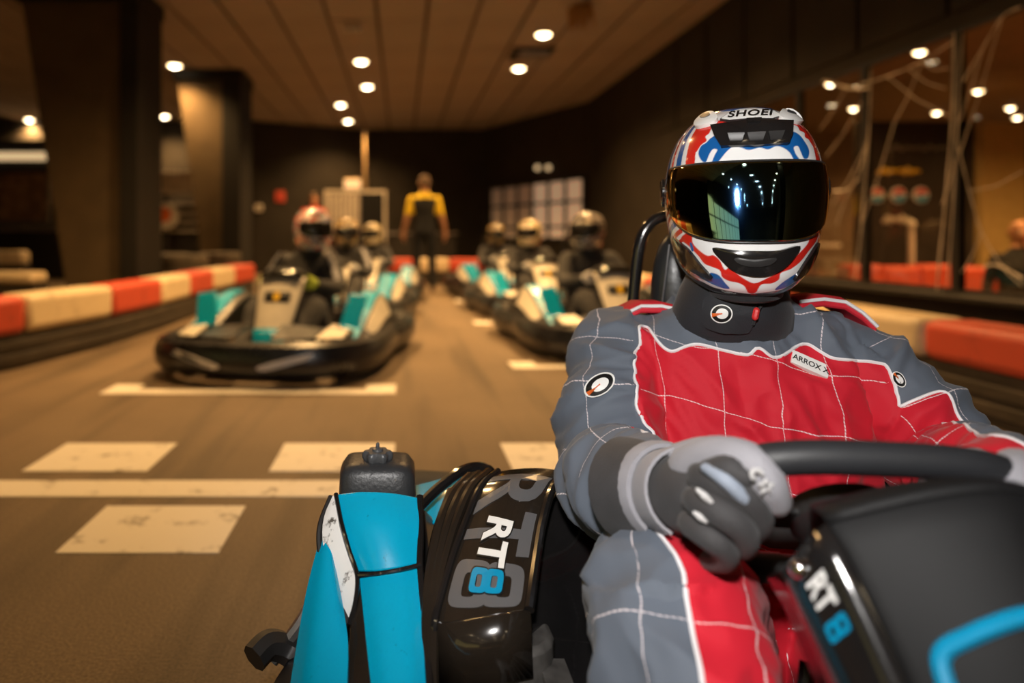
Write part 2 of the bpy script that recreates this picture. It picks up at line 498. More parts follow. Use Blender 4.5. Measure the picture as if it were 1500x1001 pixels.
def text_geo(body, size=1.0, shear=0.0, bold=0.0, cuts=0, space=1.0):
    """flat letters: vertices (x, y) centred on the origin and faces"""
    cu = bpy.data.curves.new('letters', 'FONT')
    cu.body = body; cu.size = size; cu.shear = shear; cu.offset = bold; cu.space_character = space
    cu.align_x = 'CENTER'; cu.align_y = 'CENTER'; cu.resolution_u = 4; cu.fill_mode = 'FRONT'
    t = bpy.data.objects.new('letters', cu); COL.objects.link(t)
    dg = bpy.context.evaluated_depsgraph_get()
    me = bpy.data.meshes.new_from_object(t.evaluated_get(dg))
    bpy.data.objects.remove(t)
    bm = bmesh.new(); bm.from_mesh(me)
    bmesh.ops.triangulate(bm, faces=bm.faces[:])
    for _ in range(cuts):
        bmesh.ops.subdivide_edges(bm, edges=[e for e in bm.edges if e.calc_length() > size * 0.12], cuts=1)
    bmesh.ops.triangulate(bm, faces=bm.faces[:])
    vs = np.array([v.co[:2] for v in bm.verts]); fs = [tuple(v.index for v in f.verts) for f in bm.faces]
    bm.free(); bpy.data.meshes.remove(me); bpy.data.curves.remove(cu)
    c = (vs.max(0) + vs.min(0)) / 2
    return vs - c, fs

def remesh(mb, voxel, smooth_it=6, name='body'):
    me = mb.mesh(name, ['black_cloth'], 0)
    o = link(name, me)
    q = o.modifiers.new('r', 'REMESH'); q.mode = 'VOXEL'; q.voxel_size = voxel
    if smooth_it:
        q = o.modifiers.new('s', 'SMOOTH'); q.factor = 0.5; q.iterations = smooth_it
    dg = bpy.context.evaluated_depsgraph_get()
    out = bpy.data.meshes.new_from_object(o.evaluated_get(dg))
    bpy.data.objects.remove(o); bpy.data.meshes.remove(me)
    out.materials.clear()
    return out

def get_co(me):
    a = np.empty(len(me.vertices) * 3); me.vertices.foreach_get('co', a); return a.reshape(-1, 3)
def get_no(me):
    a = np.empty(len(me.vertices) * 3); me.vertices.foreach_get('normal', a); return a.reshape(-1, 3)
def put_attr(me, name, arr):
    at = me.attributes.new(name, 'FLOAT', 'POINT'); at.data.foreach_set('value', np.asarray(arr, np.float32))

# ------------------------------------------------------------------ the setting
CEIL = 3.5
def struct(name, mb, mats, label, parent=None, **k):
    o = obj(name, mb, mats, parent, **k)
    if parent is None: tag(o, label, kind='structure', cat='structure')
    return o

floor = struct('floor', MB().box((-13, -15, -0.1), (14, 20, 0)), 'asphalt', 'dark asphalt kart track floor with painted white markings', smooth=0)
floor['category'] = 'floor'

def paint(name, x0, x1, y0, y1, label=None):
    # slightly uneven edges, a thin raised coat
    mb = MB()
    mb.box((x0, y0, 0), (x1, y1, 0.002))
    return obj(name, mb, 'road_paint', floor, smooth=0, label=label)
for i, x in enumerate((-2.15, -1.305, -0.455, 0.385, 1.23, 2.08)):
    paint('painted_block', x, x + 0.43, 2.345, 2.665)
for i, x in enumerate((-1.73, -0.88, -0.03, 0.81)):
    paint('painted_block', x, x + 0.415, 1.735, 2.04)
paint('start_line', -4.0, 3.4, 2.115, 2.255, 'long white start line across the track')
def bracket(x0, x1, y):
    mb = MB()
    mb.box((x0, y - 0.05, 0), (x1, y + 0.05, 0.002))
    mb.box((x0, y + 0.0505, 0), (x0 + 0.16, y + 0.17, 0.002))
    mb.box((x1 - 0.16, y + 0.0505, 0), (x1, y + 0.17, 0.002))
    obj('grid_bracket', mb, 'road_paint', floor, smooth=0)
LANE_L, LANE_R = -0.79, 1.45
for y in (3.57, 5.84, 8.05): bracket(-1.56, -0.03, y)
for y in (4.26, 6.45, 8.70): bracket(0.69, 2.21, y)

# ceiling: dark grid slab, tiles hung under it one by one
ceiling = struct('ceiling', MB().box((-13, -15, CEIL + 0.02), (14, 20, CEIL + 0.15)), 'ceiling_grid', 'suspended ceiling of long beige tiles with dark seams', smooth=0)
ceiling['category'] = 'ceiling'
tile_me = MB().box((0.022, 0.010, -0.004), (0.578, 1.190, 0.022)).mesh('ceiling_tile', ['ceiling_tile'], 0)
far_tiles = MB()
LAMPS = [  # px, py of lamps in the photograph, label
    (529, 88, 'round ceiling downlight, nearest of the middle row above the standing man'),
    (538, 125, 'round ceiling downlight, second of the middle row from the front'),
    (499, 152, 'round ceiling downlight, third of the middle row from the front'),
    (510, 176, 'small round ceiling downlight closest to the back wall'),
    (796, 48, 'large round ceiling downlight beside the hanging brown tuft'),
    (760, 98, 'round ceiling downlight under the square ceiling vent'),
    (256, 94, 'round ceiling downlight between the two pillars, nearest one'),
    (241, 169, 'small round ceiling downlight left of the rear pillar, left of a pair'),
    (266, 182, 'small round ceiling downlight left of the rear pillar, right of a pair'),
    (43, 174, 'small round ceiling downlight at the far left beyond the big pillar')]
for i in range(-14, 7):
    for j in range(0, 17):
        x = -0.293 + 0.6 * i; y = -2.4 + 1.2 * j
        if x > 3.7: continue
        if y > 7.1:
            t = link('ceiling_tile', tile_me, ceiling); t.location = (x, y, CEIL)
        else:
            far_tiles.box((x + 0.022, y + 0.010, CEIL - 0.004), (x + 0.578, y + 1.190, CEIL + 0.022))
ft = obj('ceiling_tiling', far_tiles, 'ceiling_tile', ceiling, smooth=0); ft['kind'] = 'stuff'

def downlight(x, y, label, group, power=70.0, z=CEIL, r=0.115, lit=True):
    t = thing('ceiling_downlight', label, 'ceiling lamp', (x, y, z), 0, group)
    obj('trim_ring', MB().lathe([(r * 0.80, 0.0), (r * 1.18, 0.0), (r * 1.22, -0.012), (r * 1.05, -0.030), (r * 0.82, -0.030)], n=24), 'lamp_trim', t)
    obj('diffuser', MB().lathe([(r * 0.84, -0.010), (r * 0.84, -0.028), (r * 0.7, -0.040), (r * 0.4, -0.047)], n=24), 'lamp_glow', t)
    obj('bulb', MB().lathe([(r * 0.40, -0.046), (r * 0.40, -0.050), (r * 0.2, -0.056)], n=16), 'lamp_bulb', t)
    if power:
        s = spot('lamp_light', (0, 0, -0.09), (0, 0, -1), power, (1.0, 0.575, 0.215), 140, 0.9, 0.09, t)
    return t
for px, py, lab in LAMPS:
    Y = (CEIL - CAMZ) * 1000 / (VY - py)
    downlight((px - VX) * Y / 1000, Y, lab, 'ceiling downlights over the track', 300.0)
# the rows go on above and behind the photographer; they light the track and show in the visor
UNSEEN = 'round ceiling downlight above the track, seen only as a reflection in the mirrored visor'
for x, y, pw in [(-1.4, 4.3, 290), (-0.9, 6.4, 480), (1.4, 4.9, 330), (1.84, 7.0, 360), (-3.5, 7.4, 300), (-3.6, 4.8, 110),
                 (-0.6, -2.5, 0), (1.85, -2.5, 0), (-3.4, -2.5, 0), (-0.6, -4.5, 0), (1.85, -4.5, 0), (-3.4, -4.5, 0),
                 (-0.6, -6.5, 0), (1.85, -6.5, 0), (-3.4, -6.5, 0), (-0.6, -8.5, 0), (1.85, -8.5, 0), (-3.4, -8.5, 0), (-0.6, -10.5, 0), (1.85, -10.5, 0), (-3.4, -10.5, 0), (-0.6, -12.5, 0), (1.85, -12.5, 0), (-3.4, -12.5, 0), (-5.6, -6.5, 0), (-5.6, -9.5, 0), (-5.6, -12.5, 0)]:
    downlight(x, y, UNSEEN, 'ceiling downlights behind the photographer', pw if pw else (170 if y < -6 and x in (-3.4, 1.85) else 0), r=0.115 if pw else 0.16)

# unlit fixture with three clear bulbs
Y = 8.52
t = thing('ceiling_fixture', 'small unlit ceiling fixture with three clear glass bulbs', 'ceiling lamp', ((517 - VX) * Y / 1000, Y, CEIL))
obj('plate', MB().lathe([(0.10, 0), (0.10, -0.012), (0.085, -0.02)], n=20), 'lamp_trim', t)
for dx in (-0.075, 0, 0.075):
    obj('bulb', MB().lathe([(0.012, -0.02), (0.014, -0.04), (0.030, -0.06), (0.034, -0.085), (0.022, -0.11), (0.005, -0.118)], n=14, at=(dx, 0, 0)), 'chrome', t)
# square vent with box
Y = 9.9; x = (778 - VX) * Y / 1000
t = thing('ceiling_vent', 'dark square ceiling vent with a pale box hanging below', 'vent', (x, Y, CEIL))
obj('frame', MB().box((-0.30, -0.30, -0.02), (0.30, 0.30, -0.004)), 'frame_dark', t, bevel=0.004)
for k in range(6):
    obj('slat', MB().box((-0.26, -0.25 + k * 0.09, -0.045), (0.26, -0.20 + k * 0.09, -0.021)), 'dark_object', t, smooth=0)
obj('box', MB().box((-0.22, -0.30, -0.13), (0.20, -0.10, -0.046)), 'panel_grey', t, bevel=0.01)
obj('indicator', MB().lathe([(0.012, -0.135), (0.012, -0.130)], n=10, at=(0.14, -0.2, 0)), 'decal_red', t)
# hanging brown tuft
Y = 7.9; x = (850 - VX) * Y / 1000
t = thing('hanging_decoration', 'brown fibrous tuft hanging from the ceiling at the top edge', 'decoration', (x, Y, CEIL))
mb = MB()
for k in range(70):
    a = random.uniform(0, 6.28); s = random.uniform(0.3, 1.0)
    p0 = Vector((0.02 * math.cos(a), 0.02 * math.sin(a), 0))
    p2 = Vector((0.17 * s * math.cos(a), 0.17 * s * math.sin(a), -random.uniform(0.10, 0.30)))
    mid = (p0 + p2) / 2 + Vector((0.05 * math.cos(a), 0.05 * math.sin(a), 0.05))
    mb.tube([p0, mid, p2], [0.012, 0.012, 0.004], 5)
o = obj('fibres', mb, 'tuft_brown', t); o['kind'] = 'stuff'
obj('cord', MB().tube([(0.02, 0, 0), (0.03, 0, -0.3), (0.0, 0, -0.50)], 0.006, 6), 'box_wood', t)
obj('hook', MB().lathe([(0.03, 0), (0.03, -0.01), (0.01, -0.03)], n=10), 'lamp_trim', t)

# walls
w = struct('wall_back', MB().hexa([(-13, 15.3, 0), (-3.35, 15.6, 0), (-3.35, 15.9, 0), (-13, 15.6, 0), (-13, 15.3, CEIL), (-3.35, 15.6, CEIL), (-3.35, 15.9, CEIL), (-13, 15.6, CEIL)])
           .hexa([(-3.35, 15.6, 0), (-1.0, 16.8, 0), (-1.0, 17.1, 0), (-3.35, 15.9, 0), (-3.35, 15.6, CEIL), (-1.0, 16.8, CEIL), (-1.0, 17.1, CEIL), (-3.35, 15.9, CEIL)])
           .hexa([(-1.0, 16.8, 0), (2.0, 16.8, 0), (2.0, 17.1, 0), (-1.0, 17.1, 0), (-1.0, 16.8, CEIL), (2.0, 16.8, CEIL), (2.0, 17.1, CEIL), (-1.0, 17.1, CEIL)]),
           'dark_wall', 'dark brown back wall behind the grid of karts', smooth=0)
w['category'] = 'wall'
XR = 3.67
wd = struct('wall_diagonal', MB().hexa([(2.0, 16.8, 0), (XR, 13.4, 0), (XR + .3, 13.5, 0), (2.2, 17.1, 0), (2.0, 16.8, CEIL), (XR, 13.4, CEIL), (XR + .3, 13.5, CEIL), (2.2, 17.1, CEIL)]),
            'dark_wall', 'black diagonal wall with a gridded window at the far right corner', smooth=0)
wd['category'] = 'wall'
wl = struct('wall_left', MB().box((-13, -15, 0), (-12.7, 15.3, CEIL)), 'dark_wall', 'dark wall at the far left of the hall', smooth=0); wl['category'] = 'wall'
wr = struct('wall_right', MB().box((XR, -15, 0), (XR + 0.05, 7.5, 0.44)).box((XR, -15, 2.19), (XR + 0.05, 7.5, CEIL)).box((XR, 7.5, 0), (XR + 0.05, 13.5, CEIL)).box((XR, -15, 0.44), (XR + 0.05, 2.7, 2.19)),
            'dark_wall', 'black right wall with a row of tall windows', smooth=0); wr['category'] = 'wall'
for k in range(8):
    y0 = 2.75 + k * 0.9
    obj('wall_panel', MB().box((XR - 0.025, y0 + 0.03, 2.30), (XR, y0 + 0.87, 3.40)), 'dark_wall', wr, smooth=0, bevel=0.006)
obj('wall_ledge', MB().box((XR - 0.14, 2.0, 0.40), (XR, 7.5, 0.44)), 'frame_dark', wr, smooth=0, bevel=0.01)
ww = struct('wall_rear', MB().box((-13, -15.2, 0), (14, -15, CEIL)), 'dark_wall', 'dark wall behind the photographer', smooth=0); ww['category'] = 'wall'

for n in range(5):
    y0, y1 = 2.73 + 0.9 * n, 3.63 + 0.9 * n
    wn = tag(link('window_%d' % (n + 1), None), ['dark framed tall window closest to the right edge of the picture', 'tall window pane right of the driver, in front of the yellow wall',
             'tall window pane beside the helmet, showing the logo board', 'tall window pane just behind the helmet', 'narrow looking tall window farthest down the right wall'][n], 'window', kind='structure')
    wn.location = (XR, y0, 0.44)
    h = 1.75; d = 0.9
    f = MB().box((0.0, 0, 0), (0.05, 0.03, h)).box((0.0, d - 0.03, 0), (0.05, d, h)).box((0.0, 0.031, 0), (0.05, d - 0.031, 0.03)).box((0.0, 0.031, h - 0.03), (0.05, d - 0.031, h))
    obj('window_frame', f, 'frame_dark', wn, smooth=0)
    obj('glass_pane', MB().box((0.022, 0.029, 0.029), (0.028, d - 0.029, h - 0.029)), 'window_glass', wn, smooth=0)

# room behind the windows
rm = struct('wall_room', MB().box((XR + 0.3, 14.4, 0), (14, 14.6, CEIL)).box((13.8, -15, 0), (14, 14.4, CEIL)), 'room_wall', 'brown walls of the room behind the windows', smooth=0); rm['category'] = 'wall'
struct('wall_yellow', MB().box((7.75, 9.1, 0), (12.5, 9.3, 2.35)), 'wall_yellow', 'warm yellow wall seen through the window at the right edge', smooth=0, bevel=0.01)['category'] = 'wall'
RC = 2.95
rc = struct('ceiling_room', MB().box((XR + 0.06, 2.0, RC), (13.8, 14.4, RC + 0.1)), 'room_wall', 'low brown ceiling of the room behind the windows', smooth=0); rc['category'] = 'ceiling'
for px, py, lab in [(1347, 73, 'highest lamp behind the windows, above the logo board'), (1433, 131, 'lamp behind the rightmost window, above the yellow wall'), (1250, 157, 'lamp behind the window nearest the helmet top'),
                    (1372, 163, 'lamp behind the windows beside the tall window post'), (1217, 120, 'lamp behind the windows just right of the helmet top'), (1480, 156, 'lamp above the yellow wall at the right edge'),
                    (1490, 170, 'small lamp low above the yellow wall, right edge'), (1345, 185, 'small lamp just above the logo board')]:
    Y = (RC - CAMZ) * 1000 / (VY - py)
    downlight((px - VX) * Y / 1000, Y, 'round ceiling ' + lab, 'ceiling lamps in the room behind the windows', 95.0, RC, 0.075)
for x, y, lab in ((5.4, 5.6, 'nearest the hall'), (6.7, 5.9, 'in the middle'), (7.9, 6.9, 'in front of the yellow wall')):  # unseen lamps added to brighten the room behind the windows
    downlight(x, y, 'added unseen ceiling lamp behind the windows, above the tops, ' + lab, 'ceiling lamps in the room behind the windows', 230.0, RC, 0.075)
t = thing('logo_board', 'black board with blurred sponsor logos behind the window', 'board', (6.0, 9.0, 0.3))
obj('panel', MB().box((0, 0, 0), (1.56, 0.06, 2.05)), 'board_black', t, bevel=0.006)
def lb(px, py): return Vector(((px - VX) * 9.0 / 1000 - 6.0, -0.004, CAMZ - (py - VY) * 9 / 1000 - 0.3))
for px in (1283, 1315, 1348):
    c = lb(px, 286)
    dsk = obj('logo_disc', MB().lathe([(0.105, 0.0), (0.105, -0.012), (0.10, -0.016)], axis='y', n=24, at=c), 'decal_white', t)
    up = [(0.09 * math.cos(a), 0.09 * math.sin(a)) for a in np.linspace(0.25, math.pi - 0.05, 12)]
    lo = [(0.09 * math.cos(a), 0.09 * math.sin(a)) for a in np.linspace(math.pi + 0.25, 2 * math.pi - 0.05, 12)]
    f = lambda u, v, d: (c.x + u, c.y - 0.016 - d, c.z + v)
    obj('logo_wave', MB().prism(up, f, 0, 0.004), 'decal_red', dsk)
    f2 = lambda u, v, d: (c.x + u, c.y - 0.016 - d, c.z + v)
    obj('logo_wave', MB().prism(lo, f2, 0, 0.004), 'helmet_blue_flat' if 'helmet_blue_flat' in M else 'decal_blue', dsk)
def script_logo(px0, px1, py, amp, r, mt):
    pts = []
    n = 26
    for i in range(n):
        px = px0 + (px1 - px0) * i / (n - 1)
        q = lb(px, py + amp * math.sin(i * 1.3) * (0.6 + 0.4 * math.sin(i * 0.45)))
        q.y -= 0.008; pts.append(q)
    obj('logo_script', MB().tube(pts, r, 6), mt, t)
script_logo(1285, 1346, 251, 5, 0.022, 'decal_yellow')
script_logo(1300, 1385, 217, 4, 0.016, 'panel_grey')
script_logo(1293, 1333, 322, 7, 0.024, 'panel_white')
t = thing('red_mat_wall', 'red padded barrier behind the window, below the logo board', 'barrier', (5.2, 7.9, 0))
for k in range(4):
    obj('pad', MB().box((k * 0.42, 0, 0.02), (k * 0.42 + 0.41, 0.3, 0.50 - 0.02 * (k % 2))), 'barrier_red', t, bevel=0.06, seg=3)
t = thing('red_mat_wall', 'red padded barrier behind the window, beside the seated man', 'barrier', (6.2, 6.9, 0))
for k in range(3):
    obj('pad', MB().box((k * 0.42, 0, 0.02), (k * 0.42 + 0.41, 0.3, 0.46)), 'barrier_red', t, bevel=0.06, seg=3)
t = thing('rope_post', 'pale rope barrier post behind the window', 'post', (6.2, 8.3, 0))
obj('pole', MB().lathe([(0.035, 0.02), (0.035, 0.95), (0.05, 0.96), (0.05, 1.0), (0.03, 1.03)], n=14), 'panel_white', t)
obj('base', MB().lathe([(0.16, 0), (0.16, 0.02), (0.05, 0.04)], n=18), 'panel_grey', t)
t = thing('bar_table', 'small pale standing table behind the window right of the helmet', 'table', (5.25, 8.7, 0))
obj('top', MB().lathe([(0.30, 0.70), (0.30, 0.735), (0.28, 0.74)], n=24), 'panel_white', t)
obj('leg', MB().lathe([(0.03, 0.03), (0.03, 0.70)], n=12), 'panel_grey', t)
obj('foot', MB().lathe([(0.2, 0), (0.2, 0.02), (0.04, 0.04)], n=18), 'panel_grey', t)

# cobweb decoration stretched over the windows
def WP(px, py, X=3.60):
    Y = X * 1000 / (px - VX)
    return Vector((X, Y, CAMZ - (py - VY) * Y / 1000))
def web(label, mains, fine):
    t = thing('cobweb', label, 'cobweb', WP(*mains[0][0][0]), 0, 'fake cobwebs stretched over the windows')
    base = Vector(t.location)
    for pts, r in mains:
        q = [WP(*p) - base for p in pts]; r = r * .56
        q = [Vector(a) for a in catmull(q, 6)]
        k = len(q)
        obj('strand', MB().tube(q, [r * (0.55 + 0.6 * abs(math.sin(i * 0.7))) for i in range(k)], 6, flat=0.5), 'web_white', t)
    mb = MB()
    for (a, b_) in fine:
        a = WP(*a) - base; b_ = WP(*b_) - base
        mid = (a + b_) / 2 + Vector((0, 0, -0.03))
        mb.tube([a, mid, b_], 0.003, 4)
    o = obj('thread', mb, 'web_white', t); o['kind'] = 'stuff'
web('white fake cobweb hanging down the tall post right of the helmet',
    [([(1398, 48), (1396, 150), (1386, 280), (1372, 425)], 0.020), ([(1410, 45), (1404, 160), (1396, 300), (1388, 420)], 0.014), ([(1398, 60), (1350, 90), (1300, 112), (1255, 125)], 0.014)],
    [((1390, 100), (1350, 92)), ((1385, 130), (1330, 100)), ((1390, 170), (1300, 112)), ((1380, 300), (1400, 230))])
web('white fake cobweb on the post nearest the helmet with a thick knot',
    [([(1276, 100), (1272, 200), (1262, 330), (1252, 410)], 0.018), ([(1205, 118), (1240, 128), (1262, 130), (1272, 128)], 0.026), ([(1218, 280), (1246, 275), (1262, 240), (1272, 200)], 0.016), ([(1225, 330), (1243, 280), (1258, 262)], 0.014)],
    [((1210, 230), (1262, 150)), ((1220, 300), (1270, 210)), ((1200, 190), (1240, 128)), ((1262, 330), (1310, 180)), ((1310, 180), (1350, 92))])
web('white fake cobweb fanning over the pane at the right edge',
    [([(1404, 215), (1420, 280), (1438, 340), (1468, 390), (1496, 418)], 0.013), ([(1410, 120), (1440, 70), (1468, 25), (1496, 10)], 0.016), ([(1440, 392), (1460, 388), (1498, 408)], 0.015)],
    [((1420, 280), (1500, 250)), ((1406, 225), (1468, 25)), ((1438, 340), (1408, 400)), ((1404, 180), (1440, 70))])

# gridded window in the diagonal wall: panes one by one
a0 = Vector((2.0, 16.8, 0)); a1 = Vector((XR, 13.4, 0)); dd = (a1 - a0).normalized(); nn = Vector((-dd.y, dd.x, 0))
if nn.y > 0: nn = -nn
def DW(px):
    # point of the diagonal wall seen at photograph column px
    k = (px - VX) / 1000
    s = (k * a0.y - a0.x) / (dd.x - k * dd.y)
    return s
wg = tag(link('window_6', None), 'gridded interior window in the dark far wall, right half bright', 'window', kind='structure')
s0, s1 = DW(720), DW(857)
wg.location = a0 + dd * s0 + nn * 0.002 + Vector((0, 0, 0.8))
wg.rotation_euler = (0, 0, math.atan2(dd.y, dd.x))
Wd = s1 - s0; H = 1.35; wg.scale = (1, 1, .9)
sgn = 1 if (Matrix.Rotation(math.atan2(dd.y, dd.x), 3, 'Z') @ Vector((0, 1, 0))).dot(nn) > 0 else -1
for c in range(6):
    for r in range(3):
        x0 = Wd * c / 6 + 0.04; x1 = Wd * (c + 1) / 6 - 0.04
        z0 = (0.0, 0.28, 0.84)[r] + 0.03; z1 = (0.28, 0.84, 1.35)[r] - 0.03
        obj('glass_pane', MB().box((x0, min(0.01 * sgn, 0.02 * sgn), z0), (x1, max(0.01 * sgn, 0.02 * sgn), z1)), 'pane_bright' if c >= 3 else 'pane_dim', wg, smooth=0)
f = MB()
for c in range(7): f.box((Wd * c / 6 - 0.04, min(0, 0.05 * sgn), 0), (Wd * c / 6 + 0.04, max(0, 0.05 * sgn), H))
for z in (0, 0.28, 0.84, 1.35): f.box((-0.04, min(0, 0.045 * sgn), z - 0.03), (Wd + 0.04, max(0, 0.045 * sgn), z + 0.03))
obj('window_frame', f, 'frame_dark', wg, smooth=0)
for px, lab in ((791, 'left one of two small wall lamps above the gridded window'), (807, 'right one of two small wall lamps above the gridded window')):
    p = a0 + dd * DW(px) + nn * 0.01; Y = p.y
    t = thing('wall_lamp', lab, 'wall lamp', (p.x, p.y, CAMZ + 0.104 * Y), math.atan2(nn.y, nn.x) + R(90))
    obj('backplate', MB().lathe([(0.06, -0.012), (0.06, 0.0)], axis='y', n=14), 'frame_dark', t)
    obj('globe', MB().lathe([(0.01, -0.015), (0.05, -0.03), (0.06, -0.06), (0.05, -0.09), (0.01, -0.105)], axis='y', n=14), 'strip_glow', t)

# pillars
def pillar(label, Yf, depth, xl_top, xl_bot, xm, xr, z1):
    """px columns at depth Yf: slanted left edge (top, bottom), crease, right edge"""
    f = lambda px: (px - VX) * Yf / 1000
    t = thing('pillar', label, 'pillar', (f(xm), Yf, 0))
    ox = f(xm)
    mb = MB().hexa([(f(xl_bot) - ox, 0, 0), (0, 0, 0), (0, depth, 0), (f(xl_bot) - ox, depth, 0), (f(xl_top) - ox, 0, z1), (0, 0, z1), (0, depth, z1), (f(xl_top) - ox, depth, z1)])
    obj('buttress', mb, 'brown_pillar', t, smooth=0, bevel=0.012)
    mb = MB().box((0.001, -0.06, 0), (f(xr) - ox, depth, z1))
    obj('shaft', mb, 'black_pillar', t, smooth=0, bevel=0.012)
    obj('cap', MB().box((f(xl_top) - ox - 0.03, -0.09, z1 - 0.16), (f(xr) - ox + 0.03, depth, z1)), 'black_pillar', t, smooth=0, bevel=0.01)
    return t
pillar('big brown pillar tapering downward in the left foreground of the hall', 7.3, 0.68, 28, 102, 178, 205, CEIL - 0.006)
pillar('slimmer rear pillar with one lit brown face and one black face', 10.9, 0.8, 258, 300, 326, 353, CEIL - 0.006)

# barriers: red and cream blocks on a dark rubber base
def barrier(label, path, first, zt=0.45, bh=0.235, th=0.26, step=0.86, base=True, cols=('barrier_red', 'barrier_cream')):
    path = [Vector((*p, 0)) for p in path]
    pts = [Vector(q) for q in catmull(path, 40)]
    out = [pts[0]]; acc = 0
    for a, b_ in zip(pts, pts[1:]):
        acc += (b_ - a).length
        if acc >= step: out.append(b_.copy()); acc = 0
    t = thing('track_barrier', label, 'barrier', out[0], 0, 'red and cream track barriers')
    o0 = out[0]
    def side(i):
        d = (out[min(i + 1, len(out) - 1)] - out[max(i - 1, 0)]).normalized()
        return Vector((-d.y, d.x, 0))
    for i in range(len(out) - 1):
        a, b_ = out[i] - o0, out[i + 1] - o0
        d = (b_ - a).normalized() * 0.004
        a = a + d; b_ = b_ - d
        na, nb = side(i) * th / 2, side(i + 1) * th / 2
        z0, z1 = zt - bh, zt
        up = lambda v, z: (v.x, v.y, z)
        mb = MB().hexa([up(a - na, z0), up(b_ - nb, z0), up(b_ + nb, z0), up(a + na, z0), up(a - na, z1), up(b_ - nb, z1), up(b_ + nb, z1), up(a + na, z1)])
        obj('barrier_block', mb, cols[(i + first) % 2], t, bevel=0.045, seg=3)
    if base:
        k = len(out); rs = []
        for i in range(k):
            n_ = side(i) * (th / 2 - 0.03); c = out[i] - o0
            rs.append([up(c - n_, 0), up(c + n_, 0), up(c + n_, zt - bh), up(c - n_, zt - bh)])
        obj('rubber_base', MB().rings(rs), 'barrier_base', t, smooth=0)
        for z in (0.07, 0.15):
            rs = []
            for i in range(k):
                n_ = side(i) * (th / 2 - 0.015); c = out[i] - o0
                rs.append([up(c - n_, z - 0.03), up(c + n_, z - 0.03), up(c + n_, z + 0.03), up(c - n_, z + 0.03)])
            obj('rail', MB().rings(rs), 'barrier_base', t, smooth=0, bevel=0.008)
    return t
barrier('long red and cream barrier curving along the left side of the track', [(-3.05, 2.6), (-2.42, 4.35), (-2.24, 5.9), (-2.26, 7.9), (-2.12, 10.3)], 1)
barrier('red and cream barrier along the right side behind the driver', [(2.62, 2.4), (2.60, 4.0), (2.56, 6.5), (2.5, 9.0), (2.3, 11.2)], 0, zt=0.42, bh=0.19, th=0.26)
barrier('red and cream barrier across the far end behind the karts', [(2.1, 12.0), (1.0, 12.15), (0.0, 12.2), (-1.6, 12.2)], 1, step=0.62)
barrier('raised red and cream barrier end in front of the far left area', [(-6.2, 8.5), (-5.2, 8.5), (-4.15, 8.5)], 0, zt=0.65, bh=0.17, step=0.75)
barrier('low red and cream barrier piece at the left edge beside the big pillar', [(-4.75, 7.0), (-4.1, 6.95), (-3.45, 6.85)], 0, zt=0.47, bh=0.12, step=0.55)

# tyre stacks
tyre_prof = [(0.155, 0.0), (0.17, -0.035), (0.25, -0.075), (0.285, -0.065), (0.30, -0.02), (0.30, 0.02), (0.285, 0.065), (0.25, 0.075), (0.17, 0.035)]
def tyre_mesh(name, mtl, sc=1.0):
    rs = []
    n = 28
    for j in range(n):
        a = 2 * math.pi * j / n
        rs.append([(r * sc * math.cos(a), r * sc * math.sin(a), h * sc + 0.075 * sc) for r, h in tyre_prof])
    return MB().rings(rs, loop=True).mesh(name, [mtl])
old = tyre_mesh('old_tyre', 'old_tyre')
for (x, y, n), lab in zip([(-2.74, 8.68, 4), (-3.15, 9.25, 4), (-2.66, 10.0, 4)], ['beside the big pillar, behind the left barrier', 'between the two pillars, middle stack', 'in front of the rear pillar']):
    for k in range(n):
        o = tag(link('old_tyre', old), '%s old tyre of the stack %s' % (['bottom', 'second lowest', 'second highest', 'top'][k], lab), 'tyre', 'old tyres stacked as track edging')
        o.location = (x + random.uniform(-.02, .02), y + random.uniform(-.02, .02), k * 0.151)

# back area furniture
def bp_(px, py, Y): return P(px, py, Y)
Y = 14.0
t = thing('display_stand', 'white framed display stand with one striped and one black panel', 'display', ((475 - VX) * Y / 1000, Y, 0))
W_ = 1.27
obj('frame', MB().box((0, 0, 1.74), (W_, 0.05, 1.80)).box((0, 0, 0), (0.05, 0.05, 1.74)).box((W_ - 0.05, 0, 0), (W_, 0.05, 1.74)), 'panel_white', t, smooth=0)
pn = obj('striped_panel', MB().box((0.05, 0.01, 0.9), (0.74, 0.03, 1.74)), 'panel_grey', t, smooth=0)
for k in range(7): obj('stripe', MB().box((0.08 + k * 0.095, -0.004, 1.0), (0.125 + k * 0.095, 0.01, 1.70)), 'panel_white', pn, smooth=0)
obj('black_panel', MB().box((0.74, 0.01, 0.85), (W_ - 0.05, 0.03, 1.74)), 'black_matte', t, smooth=0)
t = thing('sign_box', 'small cream lit sign box above the display stand', 'sign', ((503 - VX) * 15.6 / 1000, 15.6, CAMZ + 0.072 * 15.6))
obj('case', MB().box((0, 0, 0), (0.42, 0.12, 0.25)), 'box_wood', t, bevel=0.02)
obj('face', MB().box((0.03, -0.012, 0.03), (0.39, 0, 0.22)), 'strip_glow', t, bevel=0.004)
obj('hanger', MB().tube([(0.5, 0.1, 0.0), (0.5, 0.1, 1.42)], 0.035, 10).tube([(0.42, 0.06, 0.12), (0.5, 0.1, 0.12)], 0.02, 8), 'box_wood', t)
t = thing('cash_counter', 'dark low counter running along the back wall', 'counter', (-2.2, 15.0, 0))
obj('body', MB().box((0, 0, 0), (3.4, 0.5, 0.9)), 'dark_object', t, bevel=0.02)
obj('worktop', MB().box((-0.05, -0.05, 0.901), (3.45, 0.55, 0.94)), 'panel_grey', t, bevel=0.01)
wy = 15.6 + (2.35 - 1.7) * 0.0
def wall_y(x): return 15.6 + (x + 3.35) * (1.2 / 2.35) if x > -3.35 else 15.6
x = (411 - VX) * 15.9 / 1000
